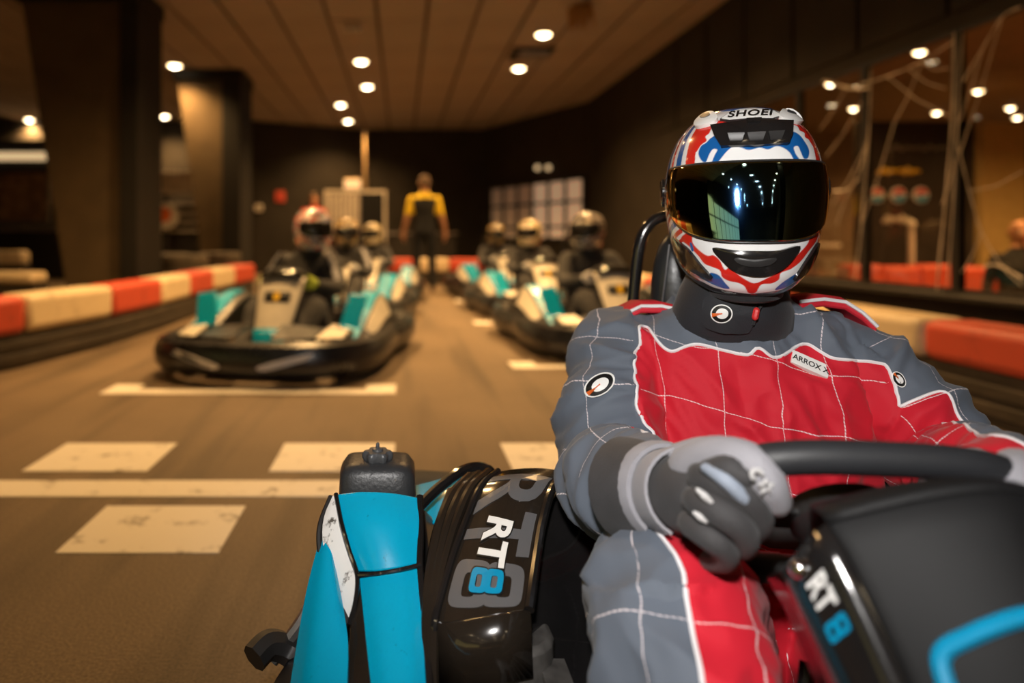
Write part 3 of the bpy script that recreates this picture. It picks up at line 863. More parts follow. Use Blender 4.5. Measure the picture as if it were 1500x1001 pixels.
t = thing('fire_sign', 'small red square sign on the dark back wall', 'sign', (x, wall_y(x) - 0.02, CAMZ + 0.062 * 15.9), math.atan2(1.2, 2.35))
obj('plate', MB().box((-0.12, -0.02, -0.13), (0.12, 0, 0.13)), 'barrier_red', t, bevel=0.01)
obj('symbol', MB().box((-0.03, -0.026, -0.07), (0.03, -0.02, 0.05)), 'decal_red', t, bevel=0.004)
x = (380 - VX) * 15.7 / 1000
t = thing('wall_box', 'small white switch box on the back wall left of the red sign', 'switch', (x, wall_y(x) - 0.03, CAMZ + 0.045 * 15.7), math.atan2(1.2, 2.35))
obj('case', MB().box((-0.09, -0.05, -0.08), (0.09, 0, 0.08)), 'panel_white', t, bevel=0.01)
obj('switch', MB().box((-0.03, -0.062, -0.03), (0.03, -0.05, 0.03)), 'panel_grey', t, bevel=0.004)

Y = 14.2
t = thing('arcade_cabinet', 'tall cabinet with a pale lit header panel between the pillars', 'cabinet', ((234 - VX) * Y / 1000, Y, 0))
obj('body', MB().box((0, 0, 0), (1.0, 0.6, 1.55)), 'dark_object', t, bevel=0.02)
obj('header', MB().box((0.0, -0.06, 1.75), (0.82, 0.06, 2.2)), 'panel_white', t, bevel=0.015)
obj('column', MB().box((0.05, 0.1, 1.55), (0.12, 0.2, 1.75)).box((0.72, 0.1, 1.55), (0.80, 0.2, 1.75)), 'dark_object', t, smooth=0)
for k in range(4):
    sh = obj('shelf', MB().box((0.03, -0.10, 0.95 + k * 0.18), (0.97, 0.0, 0.975 + k * 0.18)), 'panel_grey', t, smooth=0)
    obj('shelf_edge', MB().box((0.03, -0.115, 0.94 + k * 0.18), (0.97, -0.101, 0.985 + k * 0.18)), 'panel_white', sh, smooth=0)
t = thing('round_board', 'orange and white rounded board leaning beside the tall cabinet', 'board', ((242 - VX) * 13.6 / 1000, 13.6, 0.0))
obj('disc', MB().lathe([(0.26, 0), (0.26, 0.03), (0.24, 0.035)], axis='y', n=24, at=(0, 0, 1.25)), 'panel_white', t)
obj('spot', MB().lathe([(0.15, -0.006), (0.15, 0)], axis='y', n=24, at=(-0.03, 0, 1.28)), 'decal_orange', t)
obj('stand', MB().box((-0.03, 0.04, 0), (0.03, 0.08, 1.3)), 'dark_object', t, smooth=0)
Y = 14.6
t = thing('lit_counter_sign', 'long warm glowing light strip over a dark canopy at the left', 'light strip', ((0 - VX) * Y / 1000 - 1.2, Y, 2.48))
obj('strip', MB().box((0, -0.05, 0), (2.25, 0.05, 0.17)), 'strip_glow', t, bevel=0.03)
obj('canopy', MB().box((-0.1, 0.06, -0.25), (2.4, 0.55, 0.45)), 'dark_object', t, bevel=0.02)
t = thing('wall_poster', 'brown picture poster below the light strip at the left', 'poster', ((0 - VX) * Y / 1000 - 1.0, Y + 0.3, 1.2))
obj('print', MB().box((0, 0, 0), (1.85, 0.02, 1.05)), 'poster_print', t, smooth=0)
obj('frame', MB().box((-0.05, 0.005, -0.05), (1.9, 0.04, 0)).box((-0.05, 0.005, 1.05), (1.9, 0.04, 1.1)).box((-0.05, 0.005, 0.0005), (0, 0.04, 1.0495)).box((1.85, 0.005, 0.0005), (1.9, 0.04, 1.0495)), 'panel_grey', t, smooth=0)
t = thing('service_desk', 'dark service desk at the far left behind the barriers', 'desk', (-9.3, 13.6, 0))
obj('body', MB().box((0, 0, 0), (3.3, 0.7, 0.95)), 'dark_object', t, bevel=0.02)
obj('worktop', MB().box((-0.05, -0.05, 0.951), (3.35, 0.75, 1.0)), 'panel_grey', t, bevel=0.01)
t = thing('desk_monitor', 'dark monitor with cables standing on the far left desk', 'monitor', (-6.75, 13.7, 1.0))
obj('screen', MB().box((-0.3, 0, 0.12), (0.3, 0.05, 0.55)), 'black_gloss', t, bevel=0.01)
obj('stand', MB().box((-0.04, 0.02, 0.02), (0.04, 0.06, 0.13)).box((-0.14, -0.06, 0), (0.14, 0.12, 0.02)), 'black_plastic', t, smooth=0)
obj('label', MB().box((-0.25, -0.006, 0.45), (0.1, 0, 0.52)), 'panel_grey', t, smooth=0)

# lit facade behind the photographer, seen in the visor
t = thing('lit_facade', 'yellow lit window front reflected in the left half of the visor', 'window front', (-6.8, -13, 0))
for k in range(8):
    p_ = obj('glowing_pane', MB().box((0, k * 1.5 + 0.08, 0.3), (0.05, k * 1.5 + 1.42, 2.1)), 'facade_glow', t, smooth=0)
    obj('sill', MB().box((0, k * 1.5 + 0.04, 1.15), (0.12, k * 1.5 + 1.46, 1.25)), 'frame_dark', t, smooth=0)
obj('parapet', MB().box((-0.2, 0, 0), (-0.01, 12, 3.4)), 'dark_wall', t, smooth=0)
t = thing('dark_column', 'dark column reflected in the right half of the visor', 'pillar', (1.9, -3.0, 0))
obj('shaft', MB().box((-0.3, -0.3, 0), (0.3, 0.3, CEIL - 0.2)), 'black_pillar', t, bevel=0.02)
obj('cap', MB().box((-0.36, -0.36, CEIL - 0.2), (0.36, 0.36, CEIL - 0.006)), 'black_pillar', t, bevel=0.02)

# ------------------------------------------------------------------ helmet surface
HZ = np.array([-.148, -.138, -.118, -.085, -.045, .0, .045, .08, .105, .125, .138, .1455, .148])
HA = np.array([.060, .076, .096, .111, .121, .126, .123, .113, .099, .079, .056, .030, .004])
HF = np.array([.118, .140, .157, .164, .162, .156, .146, .131, .116, .090, .063, .033, .004])
HB = np.array([.040, .070, .108, .136, .150, .157, .157, .148, .132, .105, .075, .040, .005])
def hprof(z):
    def c(A):
        k = np.clip(np.searchsorted(HZ, z) - 1, 0, len(HZ) - 2)
        t = (z - HZ[k]) / (HZ[k + 1] - HZ[k])
        m = np.gradient(A, HZ)
        h = HZ[k + 1] - HZ[k]
        return (2*t**3 - 3*t**2 + 1) * A[k] + (t**3 - 2*t**2 + t) * h * m[k] + (-2*t**3 + 3*t**2) * A[k + 1] + (t**3 - t**2) * h * m[k + 1]
    return np.maximum(c(HA), .002), np.maximum(c(HF), .002), np.maximum(c(HB), .002)
HN = 2.35
def hpoint(phi, z, off=0.0):
    """phi 0 = front, positive to the image right"""
    a, f, b_ = hprof(np.asarray(z, float))
    c, s = np.cos(phi), np.sin(phi)
    e = 2 / HN
    x = np.sign(s) * np.abs(s) ** e * (a + off)
    y = np.where(c > 0, -(np.abs(c) ** e) * (f + off), (np.abs(c) ** e) * (b_ + off))
    return x, y, np.broadcast_to(z, np.shape(x))
def helmet_grid(nz, nphi):
    # denser rings near the crown
    t = np.linspace(0, 1, nz)
    zs = -.148 + .2958 * (0.5 - 0.5 * np.cos(np.pi * (0.10 + 0.90 * t))) / 1.0
    zs = (zs - zs[0]) / (zs[-1] - zs[0]) * .2958 - .148
    ph = np.linspace(-np.pi, np.pi, nphi, endpoint=False)
    Z, PH = np.meshgrid(zs, ph, indexing='ij')
    x, y, z = hpoint(PH, Z)
    co = np.stack([x, y, z], -1).reshape(-1, 3)
    i, j = np.meshgrid(np.arange(nz - 1), np.arange(nphi), indexing='ij')
    j2 = (j + 1) % nphi
    f = np.stack([i * nphi + j, i * nphi + j2, (i + 1) * nphi + j2, (i + 1) * nphi + j], -1).reshape(-1, 4)
    return co, f
HS = 0.000385
HYAW = R(8)
def view_crop(co):
    """front drawing coordinates of a helmet vertex (the painter's layout)"""
    xv = co[:, 0] * math.cos(HYAW) - co[:, 1] * math.sin(HYAW)
    return 400 + xv / HS, 446 - co[:, 2] / HS
def HP(cx, cy, off=0.0):
    z = np.clip((446 - cy) * HS, -.147, .1475)
    a, f, _ = hprof(np.array(z))
    xv = (cx - 400) * HS; x = xv; y = 0
    for _i in range(14):
        q = min(abs(x) / a, 0.995)
        y = -f * (1 - q ** HN) ** (1 / HN)
        x = 0.5 * x + 0.5 * (xv + y * math.sin(HYAW)) / math.cos(HYAW)
    q = min(abs(x) / a, 0.995)
    y = -f * (1 - q ** HN) ** (1 / HN)
    p = Vector((x, y, z))
    if off:
        # outward direction from the surface gradient
        n = Vector((math.copysign(abs(x / a) ** (HN - 1), x) / a, -abs(y / f) ** (HN - 1) / f, 0))
        n.normalize()
        a2, f2, _ = hprof(np.array(min(z + .003, .1478))); a1, f1, _ = hprof(np.array(max(z - .003, -.1478)))
        sl = float((f2 - f1) * abs(n.y) + (a2 - a1) * abs(n.x)) / .006
        n = Vector((n.x, n.y, -sl)).normalized()
        p = p + n * off
    return p
def helmet_patch(poly, off0, off1, rings=5, dome=0.0, curve=True, k=4):
    """thick plate on the shell, star-shaped outline in drawing coordinates"""
    if curve: poly = [tuple(p) for p in catmull(poly, k, True)]
    c = np.mean(poly, 0); n = len(poly)
    rs = [[HP(*p, off0) for p in poly]]
    for i in range(rings + 1):
        s = 1 - i / (rings + 0.3)
        e = off1 + dome * (1 - s * s)
        rs.append([HP(*(c + (np.array(p) - c) * s), e) for p in poly])
    return MB().rings(rs)
def visor_mesh(zt, zb, half, off, nphi=72, nz=28):
    g = []
    for j in range(nphi):
        ph = half * (-1 + 2 * j / (nphi - 1)); q = abs(ph) / half
        t_, b_ = zt - .008 * q ** 2, zb + .045 * q ** 3.2
        g.append([tuple(float(v) for v in hpoint(np.array(ph), np.array(b_ + (t_ - b_) * i / (nz - 1)), off)) for i in range(nz)])
    return MB().rings(g, closed=False, cap=False)

# plain helmets for the other drivers
_co, _f = helmet_grid(26, 40)
_mb = MB(); _mb.add(_co, [tuple(q) for q in _f]); _mb.f.append(tuple(25 * 40 + j for j in range(40))); _mb.m.append(0)
helmet_low = _mb
visor_low = visor_mesh(.057, -.055, R(72), .004, 24, 8)
def bg_helmet(parent, loc, rz, paint_, tilt=0.0):
    h = obj('helmet', helmet_low, paint_, parent)
    h.location = loc; h.rotation_euler = (tilt, 0, rz)
    obj('visor', visor_low, 'black_gloss', h, solid=.003)
    obj('chin_vent', helmet_patch([(340, 640), (450, 630), (560, 640), (450, 700)], -.002, .003, 2), 'black_plastic', h)
    obj('top_vent', helmet_patch([(300, 150), (570, 150), (550, 220), (330, 220)], -.002, .005, 2, curve=False), 'black_plastic', h)
    return h

# ------------------------------------------------------------------ karts on the grid
# local frame: origin on the ground under the steering wheel, +y to the rear, +x image right when it faces the camera
def sweep(path, prof, closed=False):
    """prof: (outward, z) pairs swept along a flat path; outward is to the right of travel"""
    rs = []
    K = len(path)
    for i in range(K):
        a = Vector(path[i - 1] if (closed or i) else path[0]); b_ = Vector(path[(i + 1) % K] if (closed or i < K - 1) else path[-1])
        d = (b_ - a); d.normalize()
        n = Vector((d.y, -d.x))
        rs.append([(path[i][0] + n.x * o, path[i][1] + n.y * o, z) for o, z in prof])
    return MB().rings(rs, loop=closed)

FRONT = [(-.62, .30), (-.64, .0), (-.63, -.30), (-.56, -.52), (-.38, -.66), (0, -.71), (.38, -.66), (.56, -.52), (.63, -.30), (.64, .0), (.62, .30)]
REAR = [(.62, .30), (.66, .70), (.62, 1.02), (.45, 1.12), (0, 1.14), (-.45, 1.12), (-.62, 1.02), (-.66, .70), (-.62, .30)]
fpath = [tuple(p) for p in catmull(FRONT, 6)]
rpath = [tuple(p) for p in catmull(REAR, 6)]
PB = {}
PB['front_bumper'] = (sweep(fpath, [(-.05, .06), (.02, .05), (.055, .09), (.06, .15), (.035, .22), (-.01, .24), (-.05, .22)]), 'bumper_black', {})
PB['rear_bumper'] = (sweep(rpath, [(-.05, .06), (.02, .05), (.05, .10), (.05, .17), (.02, .23), (-.05, .22)]), 'bumper_black', {})
PB['floor_pan'] = (MB().box((-.30, -.58, .045), (.30, .30, .055)).box((-.33, -.55, .05), (-.30, .95, .08)).box((.30, -.55, .05), (.33, .95, .08)), 'steel', {})
seat = MB()
srs = []
for y, z, w, d in [(.10, .11, .15, .02), (.20, .08, .185, .05), (.34, .075, .20, .10), (.46, .10, .20, .16), (.54, .22, .20, .17), (.59, .38, .19, .14), (.62, .52, .17, .10), (.63, .60, .14, .05)]:
    ring = []
    for k in range(15):
        a = math.pi * (-1 + 2 * k / 14) * 0.5
        ring.append((w * math.sin(a) * (1.0 + .0), y - d * (1 - math.cos(a)) * .9, z + d * (1 - math.cos(a)) * .8))
    srs.append(ring)
seat.rings(srs, closed=False, cap=False)
PB['seat'] = (seat, 'black_plastic', {'solid': .012})
hoop = [(-.19, .64, .06), (-.18, .66, .45), (-.14, .67, .74), (-.09, .67, .83), (0, .67, .85), (.09, .67, .83), (.14, .67, .74), (.18, .66, .45), (.19, .64, .06)]
PB['roll_hoop'] = (MB().tube([Vector(q) for q in catmull(hoop, 5)], .014, 10), 'black_gloss', {})
PB['engine'] = (MB().box((-.52, .42, .07), (-.30, .80, .30)).lathe([(.07, -.50), (.07, -.34)], axis='x', n=16, at=(0, .90, .2)).box((-.48, .48, .301), (-.34, .66, .36)), 'cast_metal', {'bevel': .01})
PB['axle'] = (MB().tube([(-.6, .78, .13), (.6, .78, .13)], .02, 10), 'steel', {})
# steering wheel: rounded rectangle loop
def wheel_loop(rx, ry, n=56, ex=3.2):
    out = []
    for k in range(n):
        a = 2 * math.pi * k / n; c, s = math.cos(a), math.sin(a)
        out.append((math.copysign(abs(c) ** (2 / ex), c) * rx, math.copysign(abs(s) ** (2 / ex), s) * ry))
    return out
WU = Vector((0, -.155, .176)).normalized()      # up direction in the wheel plane
WC = Vector((0, .012, .512))
PB['steering_wheel'] = (MB().tube([WC + Vector((x, 0, 0)) + WU * y for x, y in wheel_loop(.145, .117)], .0145, 8, loop=True)
                        .box((-.13, -.006, -.02), (.13, .006, .02), mtx=Matrix.Translation(WC) @ Matrix(((1, 0, 0), (0, WU.z, WU.y), (0, -WU.y, WU.z))).to_4x4()), 'foam_grip', {})
PB['steering_column'] = (MB().tube([WC, WC + Vector((0, -.30, -.36))], .014, 8), 'steel', {})
# front bib: tapered panel, ridge in the middle, hood above
def bib_pt(u, v, d=0.0):
    """u -1..1 across, v 0 top .. 1 bottom"""
    w = .155 - .050 * v
    y = -.085 - .25 * v + .035 * abs(u) ** 2.0 - d * .75
    z = .585 - .38 * v + d * .66 - .012 * abs(u) ** 2
    return Vector((u * w, y, z))
def bib_grid(u0, u1, v0, v1, d, nu=12, nv=10):
    return MB().rings([[bib_pt(u0 + (u1 - u0) * j / nu, v0 + (v1 - v0) * i / nv, d) for j in range(nu + 1)] for i in range(nv + 1)], closed=False, cap=False)
PB['bib_panel'] = (bib_grid(-1, 1, 0.05, 1, 0), 'white_panel', {'solid': .012, 'off': -1})
PB['bib_foot'] = (bib_grid(-1.02, 1.02, .86, 1.12, .003, 12, 3), 'blue_plastic', {'solid': .006})
hood = MB()
hr = []
for y, z, w in [(-.125, .560, .13), (-.10, .592, .140), (-.06, .606, .125), (-.02, .602, .10), (.0, .585, .085)]:
    hr.append([(w * math.sin(a), y + .02 * (1 - math.cos(a)), z - .035 * (1 - math.cos(a))) for a in np.linspace(-1.35, 1.35, 13)])
hood.rings(hr, closed=False, cap=False)
PB['bib_hood'] = (hood, 'black_gloss', {'solid': .008})
PB['bib_logo'] = (bib_grid(-.62, .62, .30, .46, .0035, 6, 3), 'decal_black', {'solid': .002})
yl = MB(); yl.rings([[bib_pt(.16 * r_ * math.cos(a), .38 + .075 * r_ * math.sin(a), .006) for a in np.linspace(0, 2 * math.pi, 18, endpoint=False)] for r_ in (1, .05)])
PB['bib_badge'] = (yl, 'decal_yellow', {})
for s in (-1, 1):
    # side pod: black body, blue fin and top, scuffed white cheek, glossy lamp panel
    sy = [(-.34, .17, .22), (-.18, .16, .27), (.0, .15, .34), (.18, .14, .41), (.34, .14, .435), (.52, .14, .40), (.70, .14, .32)]
    body = MB().rings([[(s * .385, y, z0), (s * .60, y, z0), (s * .605, y, z0 + (z1 - z0) * .55), (s * .56, y, z1 - .012), (s * .44, y, z1 - .004), (s * .39, y, z1 - .03)] for y, z0, z1 in sy])
    PB['side_pod' if s < 0 else 'side_pod_2'] = (body, 'black_plastic', {'bevel': .008})
    fin = MB().rings([[(s * .43, y, z1 - .002), (s * .545, y, z1 - .010), (s * .548, y, z1 + .004), (s * .432, y, z1 + .012)] for y, z0, z1 in sy[0:5]])
    PB['blue_fin' if s < 0 else 'blue_fin_2'] = (fin, 'blue_plastic', {'bevel': .004})
    ck = MB().rings([[(s * .555, y, z1 - .014), (s * .612, y, z0 + (z1 - z0) * .50), (s * .618, y, z0 + (z1 - z0) * .52), (s * .562, y, z1 - .004)] for y, z0, z1 in sy[1:5]])
    PB['white_cheek' if s < 0 else 'white_cheek_2'] = (ck, 'white_panel', {'bevel': .003})
    up = MB().hexa([(s * .40, -.20, .26), (s * .52, -.22, .25), (s * .52, -.19, .25), (s * .40, -.17, .26), (s * .44, -.09, .46), (s * .56, -.11, .45), (s * .56, -.08, .45), (s * .44, -.06, .46)])
    PB['upright_fin' if s < 0 else 'upright_fin_2'] = (up, 'blue_plastic', {'bevel': .008})
    ns = MB().hexa([(s * .12, -.62, .235), (s * .34, -.56, .235), (s * .36, -.34, .255), (s * .10, -.36, .265), (s * .12, -.62, .245), (s * .34, -.56, .245), (s * .36, -.34, .275), (s * .10, -.36, .30)])
    PB['nose_panel' if s < 0 else 'nose_panel_2'] = (ns, 'bumper_black', {'bevel': .006})
    nw = MB().hexa([(s * .36, -.56, .238), (s * .50, -.48, .236), (s * .50, -.34, .24), (s * .38, -.34, .255), (s * .36, -.56, .246), (s * .50, -.48, .244), (s * .50, -.34, .27), (s * .38, -.34, .285)])
    PB['nose_lamp' if s < 0 else 'nose_lamp_2'] = (nw, 'white_panel', {'bevel': .006})
    pts = [(.12, .125), (.16, .10), (.40, .165), (.36, .185)]
    def fm(u, v, d, s=s):
        # follow the bumper front
        best = min(fpath, key=lambda q: abs(q[0] - s * u) + (10 if q[1] > -.3 else 0))
        return (s * u, best[1] - .066 - d + (0.02 if v > .17 else 0), v)
    ch = MB().prism([(u, v) for u, v in catmull(pts, 4, True)], fm, -.004, .006)
    PB['light_strip' if s < 0 else 'light_strip_2'] = (ch, 'silver_strip', {})
    pd = MB().box((s * .2 - .03, -.52, .09), (s * .2 + .03, -.50, .24)).box((s * .2 - .012, -.51, .05), (s * .2 + .012, -.49, .1))
    PB['pedal' if s < 0 else 'pedal_2'] = (pd, 'steel', {'bevel': .004})
kt_prof = [(.065, -.055), (.10, -.062), (.125, -.055), (.135, -.03), (.135, .03), (.125, .055), (.10, .062), (.065, .055)]
def kt_mesh(w):
    rs = []
    for j in range(24):
        a = 2 * math.pi * j / 24
        rs.append([(h * w, r_ * math.cos(a), r_ * math.sin(a)) for r_, h in kt_prof])
    return MB().rings(rs, loop=True).mesh('tyre', ['tyre_rubber'])
KT = {False: kt_mesh(1.0), True: kt_mesh(1.6)}
KR = MB().lathe([(.064, -.05), (.066, .05), (.03, .04), (.02, .0), (.03, -.03)], axis='x', n=16).mesh('rim', ['steel'])
PM = {}
for k, (mb, mt, opt) in PB.items():
    PM[k] = mb.mesh(k.replace('_2', ''), [mt])
def add_wheels(k):
    for sx in (-1, 1):
        for yy, wide, xx in ((-.30, False, .46), (.78, True, .55)):
            tw = link('tyre', KT[wide], k); tw.location = (sx * xx, yy, .136)
            rim = link('rim', KR, tw)
SKIP_MAIN = {'side_pod', 'blue_fin', 'white_cheek', 'upright_fin', 'steering_wheel', 'bib_panel', 'bib_foot', 'bib_hood', 'bib_logo', 'bib_badge', 'seat', 'roll_hoop', 'engine', 'upright_fin_2', 'steering_column'}
def make_kart(label, loc, yaw, skip=(), group='karts waiting on the starting grid'):
    k = thing('go_kart', label, 'kart', loc, yaw, group)
    for n_, (mb, mt, opt) in PB.items():
        if n_ in skip: continue
        o = link(n_.replace('_2', ''), PM[n_], k)
        if opt.get('solid'):
            q = o.modifiers.new('thick', 'SOLIDIFY'); q.thickness = opt['solid']; q.offset = opt.get('off', 0)
        if opt.get('bevel'):
            q = o.modifiers.new('bevel', 'BEVEL'); q.width = opt['bevel']; q.segments = 2; q.limit_method = 'ANGLE'; q.angle_limit = R(30)
    add_wheels(k)
    return k

# ------------------------------------------------------------------ seated driver body (kart frame)
def torso_rings(mb, rows, lean=0.0, n=28, ex=2.4):
    rs = []
    for cx, cy, cz, rx, ry in rows:
        ring = []
        for j in range(n):
            a = 2 * math.pi * j / n; c, s = math.cos(a), math.sin(a)
            ring.append((cx + math.copysign(abs(c) ** (2 / ex), c) * rx, cy + math.copysign(abs(s) ** (2 / ex), s) * ry, cz))
        rs.append(ring)
    return mb.rings(rs)
bb = MB()
torso_rings(bb, [(0, .40, .11, .16, .13), (0, .40, .20, .18, .15), (0, .40, .30, .175, .14), (0, .42, .45, .18, .13), (0, .445, .58, .19, .12), (0, .455, .65, .17, .10), (0, .45, .70, .10, .08), (0, .44, .74, .065, .065), (0, .43, .80, .065, .07), (0, .42, .88, .08, .09), (0, .42, .95, .05, .06)])
for s in (-1, 1):
    bb.capsule([((s * .17, .45, .63), .075), ((s * .25, .30, .47), .062), ((s * .17, .06, .50), .042)])
    bb.capsule([((s * .09, .36, .18), .10), ((s * .18, .02, .36), .080), ((s * .17, -.20, .22), .058), ((s * .18, -.40, .12), .048)])
    bb.capsule([((s * .18, -.40, .11), .045), ((s * .185, -.50, .17), .038)])
bg_body = remesh(bb, .014, 3, 'racing_overalls')
bg_body.materials.append(M['driver_suit']); bg_body.shade_smooth()
def fist(s):
    mb = MB()
    c = Vector((s * .145, .012, .512))
    mb.capsule([(c + Vector((s * .02, .07, -.01)), .034), (c + Vector((s * .022, .02, .0)), .036)], 8)
    for k in range(4):
        o = c + Vector((s * .022, .010, .030 - .020 * k))
        mb.capsule([(o, .012), (o + Vector((s * .002, -.032, .004)), .0115), (o + Vector((-s * .032, -.034, .002)), .0105), (o + Vector((-s * .04, -.008, 0)), .009)], 6)
    mb.capsule([(c + Vector((s * .01, .045, .03)), .013), (c + Vector((-s * .015, .02, .042)), .012), (c + Vector((-s * .035, -.004, .036)), .010)], 6)
    return mb
fist_me = {}
def add_driver(label, loc, yaw, helmet_paint, head_yaw, glove='glove_white', stripe=False, lean=0.0):
    p = thing('person', label, 'person', loc, yaw, 'drivers seated in the waiting karts')
    b_ = link('racing_overalls', bg_body, p)
    if stripe:
        for s in (-1, 1):
            mbs = MB().tube([(s * .17 + lean * 0, .37, .70), (s * .215, .345, .62), (s * .265, .27, .52)], [.018, .022, .02], 6, flat=.5)
            obj('sleeve_stripe', mbs, 'glove_light', b_)
    bg_helmet(p, (lean, .40, .865), head_yaw, helmet_paint)
    for s in (-1, 1):
        key = (glove, s)
        if key not in fist_me: fist_me[key] = fist(s).mesh('glove', [glove])
        link('glove', fist_me[key], p)
    obj('neck_collar', MB().lathe([(.075, .67), (.088, .68), (.085, .74), (.078, .76)], n=18, at=(lean * .6, .435, 0)), 'collar_cloth', p)
    return p

GRID = [  # kart label, driver label, x, y of the wheel, yaw, helmet, head yaw, gloves, stripe
    ('nearest waiting kart on the left with white front panel and yellow badge', 'driver in black overalls with red and white helmet in the nearest left kart', -.74, 4.40, R(-10), 'helmet_redwhite', R(38), 'glove_lime', True, .05),
    ('second waiting kart in the left column, half hidden behind the first', 'driver with dark gold helmet in the second left kart', -.62, 6.62, R(-8), 'helmet_goldblack', R(20), 'glove_white', True, .0),
    ('third waiting kart in the left column, beside the standing man', 'driver with small cream helmet in the third left kart', -.42, 8.85, R(-4), 'helmet_cream', R(-10), 'glove_white', False, .0),
    ('nearest waiting kart on the right, partly hidden by the front driver', 'driver with silver and dark helmet directly behind the front driver', 1.53, 5.00, R(4), 'helmet_silver', R(-42), 'glove_white', False, -.03),
    ('second waiting kart in the right column with red mark beside the panel', 'driver with cream helmet turned left in the second right kart', 1.49, 7.20, R(6), 'helmet_cream', R(-38), 'glove_white', False, -.02),
    ('farthest waiting kart in the right column', 'driver with gold helmet in the farthest right kart', 1.44, 9.45, R(8), 'helmet_goldblack', R(-15), 'glove_white', False, -.02)]
for kl, dl, x, y, yaw, hp, hy, gv, stp, ln in GRID:
    make_kart(kl, (x, y, 0), yaw)
    add_driver(dl, (x, y, 0), yaw, hp, hy, gv, stp, ln)

# ------------------------------------------------------------------ standing people
def standing(label, loc, yaw, h, shirt, accent, trousers, arms_out=.0, name='person', hair='hair_brown', short=True, dz=0.0):
    p = thing(name, label, 'person', loc, yaw)
    k = h / 1.78
    V = lambda x, y, z: (x * k, y * k, (z + dz) * k)
    mb = MB()
    torso_rings(mb, [(0, 0, .84 * k, .15 * k, .11 * k), (0, 0, .92 * k, .175 * k, .125 * k), (0, 0, 1.02 * k, .16 * k, .115 * k), (0, -.01, 1.15 * k, .17 * k, .115 * k), (0, -.01, 1.30 * k, .195 * k, .12 * k), (0, 0, 1.42 * k, .18 * k, .09 * k), (0, 0, 1.48 * k, .09 * k, .065 * k), (0, .0, 1.54 * k, .055 * k, .055 * k)])
    for s in (-1, 1):
        mb.capsule([(V(s * .19, 0, 1.40), .062 * k), (V(s * .255, .02, 1.14), .046 * k), (V(s * .285 + s * arms_out, -.05, .90), .033 * k)])
        if dz:   # sitting low with raised knees
            mb.capsule([(V(s * .09, 0, .89), .09 * k), ((s * .13 * k, -.36 * k, .40 * k), .068 * k), ((s * .13 * k, -.56 * k, .09 * k), .05 * k)])
            mb.capsule([((s * .13 * k, -.56 * k, .05 * k), .045 * k), ((s * .14 * k, -.70 * k, .04 * k), .038 * k)])
            continue
        mb.capsule([(V(s * .09, 0, .88), .095 * k), (V(s * .115, -.01, .48), .065 * k), (V(s * .12, .03, .08), .05 * k)])
        mb.capsule([(V(s * .12, .04, .05), .045 * k), (V(s * .13, -.12, .035), .038 * k)])
    # head, nose, ears, chin
    mb.capsule([(V(0, .005, 1.60), .068 * k), (V(0, .0, 1.70), .078 * k)], 16)
    mb.capsule([(V(0, -.055, 1.585), .035 * k), (V(0, -.05, 1.64), .04 * k)], 10)
    mb.capsule([(V(0, -.078, 1.655), .012 * k), (V(0, -.098, 1.635), .014 * k)], 8)
    for s in (-1, 1): mb.capsule([(V(s * .078, .01, 1.64), .016 * k), (V(s * .080, .012, 1.67), .018 * k)], 8)
    if dz:   # torso rows were laid out for a standing figure
        mb.v[:8 * 28] = [(a, b_, c + dz * k) for a, b_, c in mb.v[:8 * 28]]
    me = remesh(mb, .011, 2, 'body')
    co = get_co(me) / k
    for q in ('skin', shirt, accent, trousers, 'shoe_brown'): me.materials.append(M[q])
    c = np.array([np.mean(co[list(f.vertices)], 0) for f in me.polygons])
    x, y, z = np.abs(c[:, 0]), c[:, 1], c[:, 2] - dz
    mi = np.zeros(len(c), int)
    arm = x > .175 + (z < 1.0) * .03
    mi[(z < 1.50) & (z > .90)] = 1
    mi[(z < .93) & ~((x > .21))] = 3
    yoke = (z > 1.17) & (z < 1.51) & ((x > .185 - (1.40 - z) * 0.15) | (z > 1.415 - .0 * x))
    mi[yoke & (z > 1.17)] = 2
    if short: mi[(x > .20) & (z < 1.17)] = 0
    mi[(x > .225) & (z < .95)] = 0
    if dz: mi[(y < -.13) & (z < 1.3)] = 3
    mi[c[:, 2] < (.085 if not dz else .07) - (0 if not dz else (y > -.5) * 1.0)] = 4
    me.polygons.foreach_set('material_index', mi); me.shade_smooth()
    b_ = link('body', me, p)
    # hands with five fingers
    for s in (-1, 1):
        hb = MB(); c0 = Vector(V(s * .288 + s * arms_out, -.055, .86))
        hb.capsule([(c0 + Vector((0, 0, .03)) * k, .03 * k), (c0 - Vector((0, .005, .03)) * k, .032 * k)], 8)
        for j in range(4):
            o = c0 + Vector((-.002 * s, -.03 + .02 * j, -.045)) * k
            hb.capsule([(o, .010 * k), (o + Vector((-.006 * s, -.006, -.035 - .006 * (j in (1, 2)))) * k, .0095 * k), (o + Vector((-.02 * s, -.01, -.06)) * k, .008 * k)], 6)
        o = c0 + Vector((0, -.03, .01)) * k
        hb.capsule([(o, .011 * k), (o + Vector((-.006 * s, -.022, -.03)) * k, .010 * k), (o + Vector((-.01 * s, -.026, -.055)) * k, .009 * k)], 6)
        obj('hand', hb, 'skin', p)
    hd = MB()
    rs = []
    for t_ in np.linspace(0, 1, 9):
        zz = 1.655 + .118 * t_ ** .8; w_ = .086 * math.sqrt(max(0.0, 1 - ((zz - 1.66) / .117) ** 2)) + .002
        ring = []
        for j in range(20):
            a = 2 * math.pi * j / 20
            yy = math.sin(a) * w_ * 1.08 + .010; lift = max(0, -math.sin(a)) * .055 * (1 - t_)
            ring.append(V(math.cos(a) * w_, yy, zz + lift - max(0, math.sin(a)) * .07 * (1 - t_)))
        rs.append(ring)
    hd.rings(rs)
    if hair: obj('hair', hd, hair, p)
